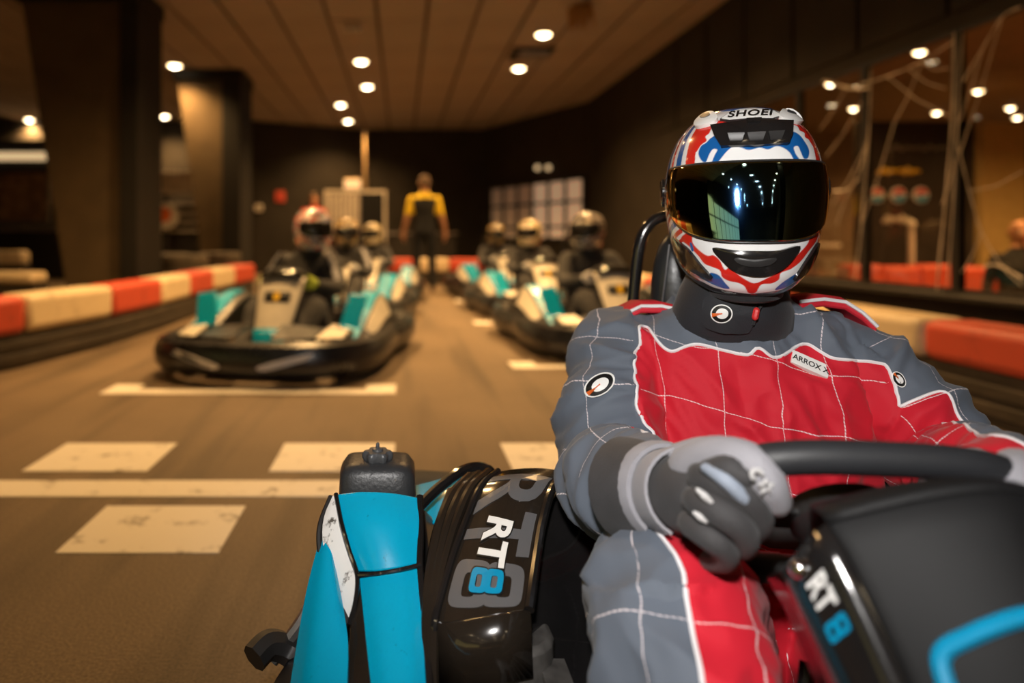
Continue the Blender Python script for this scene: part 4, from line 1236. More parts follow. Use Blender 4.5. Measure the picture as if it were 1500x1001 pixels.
    for s in (-1, 1):
        obj('eye', MB().capsule([(V(s * .030, -.083, 1.668), .007 * k), (V(s * .036, -.081, 1.668), .007 * k)], 6), 'decal_white', p)
    obj('mouth', MB().capsule([(V(-.02, -.088, 1.598), .005 * k), (V(.02, -.088, 1.598), .005 * k)], 6), 'decal_red', p)
    return p
standing('standing man seen from behind in black shirt with yellow shoulders', (0.345, 10.25, 0), R(180), 1.77, 'shirt_black', 'shirt_yellow', 'trousers_black', arms_out=.03)
standing('person in red top standing far behind the nearest left driver', (-1.62, 12.6, 0), R(10), 1.66, 'shirt_red', 'shirt_red', 'trousers_black')
o = standing('bald man in dark jacket sitting behind the window at the right edge', (5.84, 6.45, 0.0), R(-15), 1.70, 'shirt_black', 'shirt_black', 'trousers_black', short=False, hair=None, dz=-.76)
t = thing('floor_cushion', 'low dark cushion under the seated man behind the window', 'cushion', (5.84, 6.45, 0), R(-15))
obj('pad', MB().box((-.24, -.16, 0), (.24, .24, .035)), 'dark_object', t, bevel=.012, seg=3)
obj('welt', MB().tube([(-.23, -.15, .018), (.23, -.15, .018), (.23, .23, .018), (-.23, .23, .018)], .008, 6, loop=True), 'panel_grey', t)

# ------------------------------------------------------------------ the front kart
KO = Vector((0.478, 0.68, 0)); KY = R(-9)
KM = Matrix.Translation(KO) @ Matrix.Rotation(KY, 4, 'Z')
SKIP_MAIN |= {'rear_bumper', 'axle'}
kart = make_kart('front kart with bright blue side panel and black engine cover reading RT8', KO, KY, SKIP_MAIN)
def K(x, y, z): return KM @ Vector((x, y, z))
def wobj(name, mb, mats, parent=None, **k):
    o = obj(name, mb, mats, None, **k)
    if parent is None or parent is kart: keep(o, kart)
    else: o.parent = parent
    return o
def surf(rows, nu, nv):
    """smooth sheet through rows of (px, py, depth) control points; returns rings and an evaluator"""
    R_ = [[P(*c) for c in r] for r in rows]
    A = np.array([[list(p) for p in r] for r in R_])
    def ev(u, v):
        def spl(arr, t):
            n = len(arr); s = min(max(t, -.05), 1.05) * (n - 1); i = int(min(max(math.floor(s), 0), n - 2)); t = s - i
            a = arr[max(i - 1, 0)] if i > 0 else 2 * arr[0] - arr[1]; b_ = arr[i]; c = arr[i + 1]; d = arr[i + 2] if i + 2 < n else 2 * arr[-1] - arr[-2]
            return 0.5 * (2 * b_ + (c - a) * t + (2 * a - 5 * b_ + 4 * c - d) * t * t + (3 * b_ - a - 3 * c + d) * t ** 3)
        return Vector(spl(np.array([spl(A[i], u) for i in range(len(A))]), v))
    def nrm(u, v):
        n = (ev(u + .01, v) - ev(u - .01, v)).cross(ev(u, v + .01) - ev(u, v - .01)).normalized()
        return n if n.dot(Vector((0, 0, CAMZ)) - ev(u, v)) > 0 else -n
    return [[ev(j / nu, i / nv) for j in range(nu + 1)] for i in range(nv + 1)], ev, nrm
def sheet(name, rows, mt, nu=12, nv=14, thick=.006, off=-1, label=None, parent=None, bevel=.002):
    rs, ev, nrm = surf(rows, nu, nv)
    # thick plate: front sheet and back sheet joined round the rim
    back = [[ev(j / nu, i / nv) - nrm(j / nu, i / nv) * thick for j in range(nu + 1)] for i in range(nv + 1)]
    mb = MB(); vs = [p for r in rs for p in r] + [p for r in back for p in r]; n = nu + 1; tot = n * (nv + 1); fs = []
    for i in range(nv):
        for j in range(nu):
            a = i * n + j; fs += [(a, a + 1, a + n + 1, a + n), (tot + a, tot + a + n, tot + a + n + 1, tot + a + 1)]
    rim = [j for j in range(n)] + [i * n + nu for i in range(1, nv + 1)] + [nv * n + j for j in range(nu - 1, -1, -1)] + [i * n for i in range(nv - 1, 0, -1)]
    for q in range(len(rim)):
        a, b_ = rim[q], rim[(q + 1) % len(rim)]; fs.append((a, b_, tot + b_, tot + a))
    mb.add(vs, fs)
    o = wobj(name, mb, mt, parent, bevel=bevel, label=label)
    return o, ev, nrm

# blue side panels
up, _, _ = sheet('upper_side_panel', [[(493, 724, 1.005), (530, 720, .998), (575, 722, .998), (615, 729, 1.005)], [(498, 760, .975), (535, 757, .962), (578, 757, .962), (615, 762, .972)],
       [(508, 800, .950), (545, 797, .936), (580, 795, .936), (614, 798, .946)], [(522, 838, .930), (550, 837, .915), (585, 832, .915), (613, 825, .926)]], 'blue_plastic', label='bright blue upper side panel with scuffs')
sheet('lower_side_panel', [[(525, 845, .922), (552, 842, .908), (588, 837, .908), (615, 831, .919)], [(531, 900, .875), (558, 897, .862), (592, 893, .862), (619, 890, .872)],
       [(536, 950, .835), (563, 948, .822), (597, 946, .822), (622, 945, .832)], [(543, 1010, .792), (570, 1010, .780), (602, 1010, .780), (626, 1010, .790)], [(556, 1100, .735), (582, 1100, .724), (612, 1100, .724), (636, 1100, .735)]], 'blue_plastic', label='bright blue lower side panel')
sheet('outer_side_panel', [[(468, 790, .968), (476, 795, .955), (484, 806, .945), (490, 822, .940)], [(450, 860, .925), (470, 862, .905), (490, 872, .895), (503, 890, .890)],
       [(437, 930, .885), (460, 932, .860), (488, 938, .850), (510, 945, .845)], [(424, 1010, .840), (450, 1010, .815), (482, 1010, .805), (508, 1010, .800)], [(410, 1110, .785), (440, 1110, .765), (475, 1110, .755), (505, 1110, .750)]], 'blue_plastic', label='blue outer cheek of the side pod')
sheet('white_cheek', [[(485, 728, 1.000), (488, 727, .998), (491, 727, .997)], [(473, 765, .972), (482, 765, .968), (497, 770, .962)], [(474, 805, .950), (490, 808, .945), (509, 812, .940)],
       [(486, 850, .925), (502, 850, .918), (521, 848, .914)], [(499, 885, .902), (509, 886, .898), (519, 882, .896)], [(509, 912, .886), (510, 912, .885), (512, 911, .884)]], 'white_scuffed', 8, 18, label='scuffed white and black cheek strip')
def seam(name, pts, r, mt='black_gloss'):
    wobj(name, MB().tube([Vector(q) for q in catmull([P(*p) for p in pts], 6)], r, 8), mt)
seam('panel_seam', [(492, 724, 1.000), (500, 765, .963), (511, 805, .940), (523, 843, .918), (521, 880, .893), (512, 915, .880)], .0034)
seam('panel_seam', [(523, 843, .918), (552, 841, .908), (586, 835, .908), (616, 828, .920)], .0030)
seam('panel_seam', [(486, 728, 1.003), (470, 770, .975), (470, 810, .955), (482, 855, .928), (497, 888, .903), (510, 915, .884)], .0050, 'black_plastic')
seam('panel_seam', [(615, 727, 1.005), (616, 780, .962), (615, 829, .922), (620, 890, .874), (626, 950, .833), (630, 1010, .792), (640, 1100, .735)], .0050)
sheet('gap_panel', [[(515, 860, .912), (528, 855, .915)], [(512, 915, .882), (533, 905, .876)], [(510, 955, .855), (540, 955, .848)], [(506, 1010, .812), (546, 1010, .806)], [(505, 1110, .755), (558, 1105, .745)]], 'carbon_brown', 4, 10)
# inner body closing the pod behind the panels
wobj('pod_core', MB().rings([[P(470, 800, 1.03), P(620, 740, 1.06), P(640, 760, 1.16), P(500, 770, 1.16)], [P(440, 1000, .93), P(640, 930, .98), P(660, 930, 1.15), P(470, 960, 1.15)], [P(400, 1250, .86), P(640, 1180, .88), P(660, 1130, 1.15), P(440, 1150, 1.15)]]), 'black_plastic', bevel=.01)
# fuel tank with a lobed cap
tank = MB()
trs = []
for z, gx, gy in [(.30, .058, .048), (.40, .060, .050), (.440, .058, .048), (.452, .050, .040), (.456, .036, .028)]:
    trs.append([(-.037 + math.copysign(abs(math.cos(a)) ** (2 / 5), math.cos(a)) * gx, 1.075 + math.copysign(abs(math.sin(a)) ** (2 / 5), math.sin(a)) * gy, z) for a in np.linspace(0, 2 * math.pi, 40, endpoint=False)])
tk = wobj('fuel_tank', tank.rings(trs), 'tank_black', smooth=60)
cp = MB(); crs = []
for z, r_ in [(.452, .017), (.459, .0215), (.466, .0215), (.4695, .018)]:
    crs.append([(-.037 + (r_ + .0028 * math.cos(6 * a)) * math.cos(a), 1.065 + (r_ + .0028 * math.cos(6 * a)) * math.sin(a), z) for a in np.linspace(0, 2 * math.pi, 48, endpoint=False)])
wobj('filler_cap', cp.rings(crs), 'tank_cap', tk)
wobj('cap_valve', MB().lathe([(.009, .469), (.008, .473), (.003, .474), (.0028, .480), (.0015, .482)], n=12, at=(-.037, 1.065, 0)), 'tank_cap', tk)
# black engine cover with lettering
EC = [[(732, 690, 1.085), (765, 686, 1.080), (800, 686, 1.070), (834, 692, 1.065)], [(706, 712, 1.035), (738, 706, 1.025), (772, 705, 1.017), (808, 712, 1.015)],
      [(684, 762, .985), (718, 757, .970), (755, 757, .962), (792, 762, .966)], [(666, 812, .938), (702, 808, .922), (743, 806, .913), (784, 808, .918)],
      [(650, 866, .888), (690, 862, .872), (735, 858, .863), (777, 856, .868)], [(638, 915, .850), (682, 909, .835), (730, 901, .828), (772, 894, .833)]]
cov, cev, cnr = sheet('engine_cover', EC, 'carbon_brown', 18, 26, thick=.008, label='glossy black engine cover with RT8 lettering')
wobj('cover_lip', MB().rings([[P(636, 914, .852), P(682, 909, .832), P(730, 901, .825), P(776, 893, .834)], [P(636, 1000, .838), P(684, 1002, .822), P(732, 1000, .816), P(780, 992, .824)], [P(638, 1090, .80), P(686, 1090, .79), P(734, 1090, .785), P(778, 1085, .79), P(815, 1070, .81)]][:2], closed=False, cap=False), 'carbon_brown', solid=.006)
def eight_geo():
    vs = []; fs = []
    for cy in (-.185, .185):
        o0 = len(vs); n = 36
        for rx, ry in ((.30, .215), (.235, .15), (.15, .075)):
            for k in range(n):
                a = 2 * math.pi * k / n; c, q = math.cos(a), math.sin(a)
                x = math.copysign(abs(c) ** .45, c) * rx; y = cy + math.copysign(abs(q) ** .45, q) * ry
                vs.append((x + .18 * y, y))
        for r_ in range(2):
            for k in range(n):
                k2 = (k + 1) % n; fs.append((o0 + r_ * n + k, o0 + r_ * n + k2, o0 + (r_ + 1) * n + k2, o0 + (r_ + 1) * n + k))
    return np.array(vs), fs
def ec_text(name, body, size, shear, bold, u0, v0, su, sv, off, mt, cuts=2):
    vs, fs = eight_geo() if body == '8' else text_geo(body, 1.0, shear, bold, cuts)
    if body == '8' and bold > .05: vs = vs * np.array([1.12, 1.10])
    # letters read downward: text x runs along v, text y points to the left... (-u is text down)
    q = []
    for x, y in vs:
        u = u0 + y * su; v = v0 + x * sv
        q.append(cev(u, v) + cnr(u, v) * off)
    mb = MB(); mb.add(q, fs)
    return wobj(name, mb, mt, cov, smooth=0, solid=.0006)
ec_text('grey_lettering', 'RT', 1, .05, .02, .50, .38, 1.20, .44, .0008, 'decal_grey')
ec_text('grey_lettering', '8', 1, .05, .02, .50, .80, 1.05, .46, .0008, 'decal_grey')
ec_text('black_lettering', 'RT', 1, .20, .060, .495, .555, .46, .235, .0014, 'decal_black')
ec_text('black_lettering', '8', 1, .20, .060, .495, .775, .46, .235, .0014, 'decal_black')
ec_text('white_lettering', 'RT', 1, .20, .028, .495, .555, .46, .235, .0020, 'decal_white')
ec_text('blue_lettering', '8', 1, .20, .028, .495, .775, .46, .235, .0020, 'decal_blue')
# raised rims and ridges either side of the cover
seam('cover_rim', [(730, 690, 1.085), (704, 713, 1.033), (682, 763, .981), (664, 813, .934), (648, 867, .884), (636, 917, .848), (634, 1000, .835)], .0050)
seam('cover_rim', [(836, 692, 1.065), (811, 713, 1.010), (795, 763, .961), (787, 809, .913), (780, 857, .863), (775, 894, .830)], .0065)
for k, dx in enumerate((0, 13, 27)):
    seam('cover_ridge', [(716 - dx, 692 + k * 3, 1.10), (690 - dx, 716 + k * 4, 1.04), (668 - dx * .85, 764, .985), (652 - dx * .7, 815, .938), (640 - dx * .5, 868, .888), (634 - dx * .35, 925, .848), (634 - dx * .25, 1010, .80)], .0075, 'carbon_brown')
sheet('ridge_bed', [[(655, 715, 1.11), (735, 692, 1.10)], [(632, 780, 1.00), (684, 765, .992)], [(620, 870, .905), (650, 868, .895)], [(624, 1010, .81), (640, 1010, .805)], [(630, 1100, .75), (645, 1100, .75)]], 'black_gloss', 6, 14)
seam('wheel_arch', [(606, 752, 1.10), (640, 718, 1.14), (675, 692, 1.17), (700, 685, 1.19), (716, 690, 1.18), (722, 702, 1.16)], .0095)
sheet('rear_side_panel', [[(604, 712, 1.24), (650, 700, 1.26), (700, 684, 1.28)], [(610, 735, 1.17), (648, 722, 1.19), (690, 705, 1.20)], [(618, 775, 1.10), (640, 762, 1.12), (668, 745, 1.13)]], 'blue_plastic', 8, 8, label='blue rear side panel behind the tank')
# engine and side parts low between cover and seat
wobj('engine', MB().box((.13, .90, .10), (.22, 1.05, .25)).rings([[K(-.36 + .05 * math.cos(a), .14 + .05 * math.sin(a), z) for a in np.linspace(0, 6.283, 16, endpoint=False)] for z in (.14, .22, .30)]), 'cast_metal', bevel=.008)
for k in range(5):
    wobj('cooling_fin', MB().box((.172, .795, .200 + k * .016), (.205, .86, .207 + k * .016)), 'cast_metal', smooth=0)
bx = P(726, 985, .83)
wobj('bolt', MB().lathe([(.012, .0), (.012, -.006), (.008, -.008), (.007, -.014), (.004, -.015)], axis='y', n=14, at=bx), 'chrome')
wobj('bolt_plate', MB().box((bx.x - .024, bx.y + .001, bx.z - .03), (bx.x + .024, bx.y + .006, bx.z + .02)), 'steel', bevel=.002)
seam('fuel_hose', [(690, 1000, .86), (715, 960, .88), (700, 985, .90)], .004, 'decal_orange')
sheet('seat_side_guard', [[(832, 692, 1.085), (870, 700, 1.10), (915, 720, 1.12)], [(792, 770, .990), (845, 765, 1.03), (915, 765, 1.08)], [(784, 850, .905), (840, 850, .97), (915, 850, 1.03)], [(776, 905, .870), (845, 915, .935), (915, 920, .99)], [(772, 990, .835), (845, 1000, .90), (915, 1010, .94)], [(770, 1080, .80), (845, 1080, .86), (915, 1080, .90)]], 'black_gloss', 10, 14, label='black plastic guard beside the seat')
seam('guard_tube', [(893, 760, .99), (897, 830, .93), (898, 900, .88), (896, 1010, .80)], .008, 'black_plastic')
seam('side_corner_bar', [(372, 965, .93), (395, 945, .95), (425, 955, .96), (455, 985, .94), (470, 1050, .90)], .020, 'black_plastic')
seam('side_strut', [(398, 968, .95), (440, 915, .97), (468, 860, 1.0)], .010, 'steel')

# seat, headrest, hoop
st_ = link('seat', PM['seat'], kart); q = st_.modifiers.new('thick', 'SOLIDIFY'); q.thickness = .012
for s in (-1, 1):
    br_ = [[(s * (.205 + dx * w_), y + dy * d_, z) for dx, dy in ((-1, -1), (1, -1), (1, 1), (-1, 1))] for z, y, w_, d_ in ((.09, .44, .012, .10), (.25, .47, .020, .10), (.40, .50, .022, .085), (.49, .53, .014, .055))]
    obj('seat_bolster', MB().rings(br_), 'vinyl_black', kart, bevel=.01)
hp_ = [(-.135, .585, .10), (-.138, .60, .55), (-.130, .605, .72), (-.112, .605, .815), (-.06, .605, .845), (.06, .605, .845), (.112, .605, .815), (.130, .605, .72), (.138, .60, .55), (.135, .585, .10)]
obj('roll_hoop', MB().tube([Vector(a) for a in catmull(hp_, 6)], .011, 12), 'black_gloss', kart)
hd = MB()
hrs = []
for z, w_, d_ in [(.56, .085, .012), (.585, .105, .03), (.65, .112, .036), (.73, .110, .036), (.79, .098, .030), (.825, .07, .012)]:
    hrs.append([(math.copysign(abs(math.cos(a)) ** .55, math.cos(a)) * w_, .565 + math.sin(a) * d_, z) for a in np.linspace(0, 2 * math.pi, 32, endpoint=False)])
hr_ = obj('headrest', hd.rings(hrs), 'vinyl_black', kart, subd=1)
obj('headrest_stitch', MB().tube([(-.104 + .02 * t_, .548 - .016 * math.sin(t_ * 1.5), .60 + .19 * t_) for t_ in np.linspace(0, 1, 10)], .0016, 6), 'decal_grey', hr_)

# steering wheel in two grips with a hub
WX = -.030
WC2 = Vector((WX, .012, .512))
loop = wheel_loop(.150, .117, 72, 3.0)
wheel = obj('steering_wheel', MB().tube([WC2 + Vector((x, 0, 0)) + WU * y for x, y in loop], .0158, 14, loop=True), 'foam_grip', kart, label='black foam covered steering wheel rim')
WN = Vector((0, -.176, -.155)).normalized()
wm = Matrix.Translation(WC2) @ Matrix(((1, 0, 0), (0, WU.y, WN.y), (0, WU.z, WN.z))).to_4x4()
obj('wheel_spoke', MB().box((-.145, -.018, -.004), (.145, .018, .004), mtx=wm).box((-.018, -.112, -.004), (.018, -.018, .004), mtx=wm), 'black_plastic', wheel, bevel=.003)
obj('wheel_hub', MB().lathe([(.05, -.014), (.05, .006), (.035, .016), (.012, .018)], n=24).xf(wm), 'black_plastic', wheel)
for xs in ((-.062, -.03), (.03, .062)):
    obj('grip_joint', MB().tube([WC2 + Vector((x, 0, 0)) + WU * -.117 for x in xs], .0172, 14), 'black_plastic', wheel)
obj('wheel_block', MB().box((-.126, -.118, -.012), (-.082, -.078, .016), mtx=wm), 'black_matte', wheel, bevel=.004)
obj('steering_column', MB().tube([WC2, Vector((0, -.30, .14))], .013, 10), 'steel', kart)

# front bib seen from above: sloping panel, side strip with lettering, blue outline
def B(u, v, d=0.0):
    """front face, u across -1..1, v down 0..1"""
    w = .112 - .10 * v + .05 * v * v
    e = abs(u)
    y = -.168 - .215 * v + .020 * e ** 1.6
    z = .616 - .30 * v - .040 * e ** 1.5 - .006 * max(0, .06 - v) / .06
    n_ = Vector((.25 * u, -.78, .60)).normalized()
    return Vector((u * w, y, z)) + n_ * d
bib = obj('front_panel', MB().rings([[B(-1 + j / 12, i / 14) for j in range(25)] for i in range(15)], closed=False, cap=False), 'black_matte', kart, solid=.008, off=-1, bevel=.002, label='matte black sloping front panel with blue outline')
for s in (-1, 1):
    rows = []
    for i in range(15):
        v = i / 14; a = B(s, v)
        rows.append([a, a + Vector((s * .012, .004, -.014)), a + Vector((s * .024, .022, -.050)), a + Vector((s * .022, .060, -.075))])
    sd = obj('panel_side', MB().rings(rows, closed=False, cap=False), 'black_gloss', kart, solid=.005)
    if s < 0:
        side_obj = sd
def SD(t, h, off=0.0):
    """left side strip: t along the edge downward, h 0..1 across"""
    a = B(-1, t)
    p0 = a + Vector((-.012, .004, -.014)); p1 = a + Vector((-.024, .022, -.050))
    n_ = Vector((-.86, -.40, .32)).normalized()
    return p0 + (p1 - p0) * h + n_ * off
def sd_text(body, t0, st, mt, off):
    vs, fs = eight_geo() if body == '8' else text_geo(body, 1.0, .15, .03, 1)
    mb = MB(); mb.add([SD(t0 + x * st, .34 - y * .80, off) for x, y in vs], fs)
    obj('side_lettering', mb, mt, side_obj, smooth=0)
sd_text('RT', .104, .052, 'decal_white', .0048)
sd_text('8', .168, .056, 'decal_blue', .0048)
bl = SD(.030, .62, 0.002)
obj('dome_bolt', MB().lathe([(.0085, -.002), (.0085, .002), (.0065, .0055), (.003, .0075), (.0008, .008)], n=16).xf(Matrix.Translation(bl) @ Vector((-.86, -.40, .32)).to_track_quat('Z', 'Y').to_matrix().to_4x4()), 'chrome', side_obj)
top = MB().rings([[B(-1 + j / 8, 0) + Vector((0, .0, 0)) for j in range(17)], [B(-1 + j / 8, 0) + Vector((0, .012, .003)) for j in range(17)], [B((-1 + j / 8) * .92, 0) + Vector((0, .055, -.012)) for j in range(17)], [B((-1 + j / 8) * .85, 0) + Vector((0, .075, -.055)) for j in range(17)]], closed=False, cap=False)
obj('panel_top', top, 'black_matte', kart, solid=.006)
# blue outline as a raised band
ol = [(-.80, .40), (-.80, .31), (-.74, .270), (-.55, .255), (-.25, .240), (0, .236), (.25, .240), (.55, .255), (.74, .270), (.80, .31), (.80, .40), (.82, .85), (.70, .96), (0, .98), (-.70, .96), (-.82, .85)]
olp = [tuple(a) for a in catmull(ol, 6, True)]
obj('blue_outline', MB().tube([B(u, v, .0015) for u, v in olp], .0062, 8, loop=True), 'decal_blue', bib)
inner = MB().rings([[B(u * s_, .60 + (v - .60) * s_, .001) for u, v in olp] for s_ in (.96, .6, .2)], closed=True)
obj('plate_field', inner, 'black_matte', bib)
wt = MB().rings([[B(u, .40 + .03 * abs(math.sin(u * 3)) + dv, .002) for u in np.linspace(-.55, .55, 14)] for dv in (0, .05, .12)], closed=False, cap=False)
obj('plate_mark', wt, 'decal_white', bib, solid=.001)

# cables and pedal box under the wheel
for k, pts in enumerate([[(-.10, .0, .34), (-.14, -.06, .26), (-.13, -.16, .18), (-.10, -.30, .13)], [(-.06, .02, .36), (-.09, -.04, .24), (-.08, -.15, .15), (-.05, -.32, .12)], [(-.03, .0, .33), (-.05, -.08, .25), (-.04, -.2, .16), (0, -.35, .12)]]):
    obj('cable', MB().tube([Vector(a) for a in catmull(pts, 6)], .010 - .002 * k, 8), 'black_gloss', kart)
obj('fuse_box', MB().box((-.13, -.10, .16), (-.03, -.02, .26)), 'panel_white', kart, bevel=.008)
obj('box_plug', MB().lathe([(.022, -.115), (.022, -.10), (.026, -.099)], axis='y', n=18, at=(-.085, 0, .215)), 'black_matte', kart)

# ------------------------------------------------------------------ the front driver
driver = thing('person', 'driver in red and grey racing suit with patterned full-face helmet in the front kart', 'person', K(0, .40, 0.06), KY)
SR, SL = K(-.172, .45, .602), K(.160, .44, .600)
ER, WR = P(896, 700, 1.02), P(942, 716, .815)
EL, WL = P(1392, 690, .965), P(1482, 720, .74)
HR, HL = K(-.09, .36, .17), K(.09, .36, .17)
KR_, KL = P(985, 905, .745), K(.17, .03, .365)
AR, AL = K(-.20, -.33, .13), K(.20, -.33, .13)
mb = MB()
torso_rings(mb, [(0, .42, .10, .16, .13), (0, .41, .18, .18, .15), (0, .40, .28, .178, .145), (0, .41, .385, .170, .135), (0, .43, .48, .182, .135), (0, .445, .56, .192, .128), (0, .455, .62, .188, .112), (0, .455, .655, .160, .098), (0, .45, .680, .115, .085), (0, .43, .705, .072, .070), (-.01, .41, .76, .062, .062), (-.012, .395, .84, .075, .088), (-.012, .395, .93, .05, .06)])
mb.xf(KM)
limbs = {'arm_r': [(SR, .078), (SR.lerp(ER, .5) + Vector((-.010, 0, .004)), .078), (ER, .072), (ER.lerp(WR, .5) + Vector((-.008, 0, 0)), .062), (WR, .046)],
         'arm_l': [(SL, .072), (SL.lerp(EL, .5) + Vector((.006, 0, .016)), .067), (EL, .063), (EL.lerp(WL, .5), .055), (WL, .043)],
         'leg_r': [(HR, .105), (HR.lerp(KR_, .5), .098), (KR_, .086), (KR_.lerp(AR, .5), .070), (AR, .055)],
         'leg_l': [(HL, .105), (HL.lerp(KL, .5), .098), (KL, .084), (KL.lerp(AL, .5), .068), (AL, .055)]}
for c in limbs.values(): mb.capsule(c, 20)
for s, a in ((-1, AR), (1, AL)): mb.capsule([(a, .05), (a + KM.to_3x3() @ Vector((0, -.12, .06)), .038)], 12)
suit = remesh(mb, .0048, 5, 'racing_suit')
suit.update()
co = get_co(suit); no = get_no(suit)
KI = np.array(KM.inverted())
loc = co @ KI[:3, :3].T + KI[:3, 3]
def seg_field(chain):
    best = np.full(len(co), 1e9); along = np.zeros(len(co)); rad = np.zeros((len(co), 3)); s0 = 0
    for (a, ra), (b_, rb) in zip(chain, chain[1:]):
        a = np.array(a); b_ = np.array(b_); d = b_ - a; Ls = np.linalg.norm(d)
        t = np.clip(((co - a) @ d) / Ls ** 2, 0, 1)
        q = a + t[:, None] * d; v = co - q; ds = np.linalg.norm(v, axis=1)
        ratio = ds / (ra + (rb - ra) * t)
        m_ = ratio < best
        best[m_] = ratio[m_]; along[m_] = s0 + t[m_] * Ls; rad[m_] = v[m_]
        s0 += Ls
    return best, along, rad
F = {k: seg_field(c) for k, c in limbs.items()}
lx, ly, lz = loc.T
tx = [-.26, -.21, -.153, -.12, -.085, -.05, -.016, -.004, .022, .075, .105, .175, .26]
tz = [.630, .632, .655, .622, .636, .630, .622, .634, .620, .645, .620, .612, .610]
fine = np.array(catmull(list(zip(tx, tz)), 8))
yoke = np.interp(lx, fine[:, 0], fine[:, 1])
back = np.clip((ly - .44) / .1, 0, 1)
g = (lz - (yoke - .06 * back)) * .8
u = lx / .078; v = lz / .085 + .18 * lx / .078
r_tor = np.where(lz < .70, np.maximum(np.abs(lx) / np.interp(lz, [.1, .3, .4, .55, .62, .68, .72], [.165, .178, .172, .192, .180, .115, .06]), np.abs(ly - .43) / .145), .5)
def pick(key, cond, odir, thr, kind):
    global g, u, v
    b_, al, rd = F[key]
    m_ = cond & (b_ < r_tor * 1.02 + .0)
    ln = np.linalg.norm(rd, axis=1) + 1e-9
    dr = rd / ln[:, None]
    gg = (dr @ np.array(odir) - thr) * ln
    if kind == 'arm_r':
        gg = np.where(al > .36, np.maximum(gg, (al - .40) * .6), gg)
    if kind == 'arm_l':
        gg = np.maximum(gg, (.105 - al) * .7)
    g = np.where(m_, gg, g)
    axis = np.array(limbs[key][-1][0] - limbs[key][0][0]); axis /= np.linalg.norm(axis)
    e1 = np.array([-.35, -.9, .25]); e1 = e1 - axis * (e1 @ axis); e1 /= np.linalg.norm(e1); e2 = np.cross(axis, e1)
    ang = np.arctan2(dr @ e2, dr @ e1)
    u = np.where(m_, ang * 5 / (2 * np.pi), u)
    v = np.where(m_, al / .085, v)
    return m_
def unit(a): a = np.array(a, float); return a / np.linalg.norm(a)
mr = pick('arm_r', lx < -.165, unit((-.86, -.34, .36)), .02, 'arm_r')
ml = pick('arm_l', lx > .155, unit((.93, .10, .34)), .24, 'arm_l')
mlr = pick('leg_r', (lz < .50) & (ly < .36), unit((-.97, -.12, .10)), .28, 'leg')
mll = pick('leg_l', (lz < .50) & (ly < .36) & (lx > 0), unit((.97, 0, .10)), .28, 'leg')
# cloth folds
disp = np.zeros(len(co))
for i in range(len(co)):
    x, y, z = loc[i]
    if mr[i] or ml[i]:
        al = F['arm_r'][1][i] if mr[i] else F['arm_l'][1][i]
        rd = F['arm_r'][2][i] if mr[i] else F['arm_l'][2][i]
        a = 1 - 2.2 * abs(noise.noise(Vector((al * 15 + rd[2] * 7, rd[0] * 8, rd[1] * 8))))
        disp[i] = .014 * a + .006 * (1 - 2.2 * abs(noise.noise(Vector((al * 34 + rd[0] * 14, rd[1] * 15, rd[2] * 15)))))
    elif mlr[i] or mll[i]:
        a = 1 - 2.2 * abs(noise.noise(Vector((x * 9 + z * 5, y * 11, z * 9 + 3))))
        disp[i] = .011 * a + .004 * (1 - 2.2 * abs(noise.noise(Vector((x * 24, y * 20, z * 26)))))
    elif z < .69:
        a = 1 - 2.2 * abs(noise.noise(Vector((x * 15 + z * 9, y * 7, z * 8 - abs(x) * 7))))
        disp[i] = .0125 * a + .0045 * (1 - 2.2 * abs(noise.noise(Vector((x * 32 + z * 16, y * 20, z * 24)))))
# centre placket
disp += np.where((np.abs(lx + .004) < .022) & (ly < .42) & (lz > .30) & (lz < .66) & ~mr & ~ml & ~mlr & ~mll, .003, 0)
co2 = co + no * disp[:, None]
suit.vertices.foreach_set('co', co2.ravel())
ed_ = np.empty(len(suit.edges) * 2, np.int32); suit.edges.foreach_get('vertices', ed_); ed_ = ed_.reshape(-1, 2)
kk = np.ones(len(co)); jump = (np.abs(u[ed_[:, 0]] - u[ed_[:, 1]]) > .3) | (np.abs(v[ed_[:, 0]] - v[ed_[:, 1]]) > .3)
kk[ed_[jump].ravel()] = 0
put_attr(suit, 'k', kk)
e_ = ed_[~jump]; cnt = np.bincount(e_.ravel(), minlength=len(co)) + 1.0
for _ in range(30):
    v = (v + np.bincount(e_[:, 0], v[e_[:, 1]], len(co)) + np.bincount(e_[:, 1], v[e_[:, 0]], len(co))) / cnt
    u = (u + np.bincount(e_[:, 0], u[e_[:, 1]], len(co)) + np.bincount(e_[:, 1], u[e_[:, 0]], len(co))) / cnt
put_attr(suit, 'g', g); put_attr(suit, 'u', u); put_attr(suit, 'v', v)
suit.materials.append(M['racing_suit']); suit.shade_smooth(); suit.update()
body = link('racing_suit', suit); keep(body, driver)
body['label'] = 'red and grey quilted racing suit with white piping'

# piping along every panel border
def contours(me, val, co_):
    adj = {}; pos = {}
    me.calc_loop_triangles()
    for t_ in me.loop_triangles:
        vs = t_.vertices; cr_ = []
        for a, b_ in ((vs[0], vs[1]), (vs[1], vs[2]), (vs[2], vs[0])):
            if (val[a] > 0) != (val[b_] > 0):
                key = (min(a, b_), max(a, b_))
                if key not in pos:
                    k = np.clip(val[a] / (val[a] - val[b_]), .02, .98); pos[key] = co_[a] + (co_[b_] - co_[a]) * k
                cr_.append(key)
        if len(cr_) == 2:
            adj.setdefault(cr_[0], []).append(cr_[1]); adj.setdefault(cr_[1], []).append(cr_[0])
    seen = set(); out = []
    starts = sorted(adj, key=lambda q: len(adj[q]))
    for s in starts:
        if s in seen: continue
        line_ = [s]; seen.add(s); cur = s
        while True:
            nx = [q for q in adj[cur] if q not in seen]
            if not nx: break
            cur = nx[0]; seen.add(cur); line_.append(cur)
        out.append(np.array([pos[q] for q in line_]))
    return out
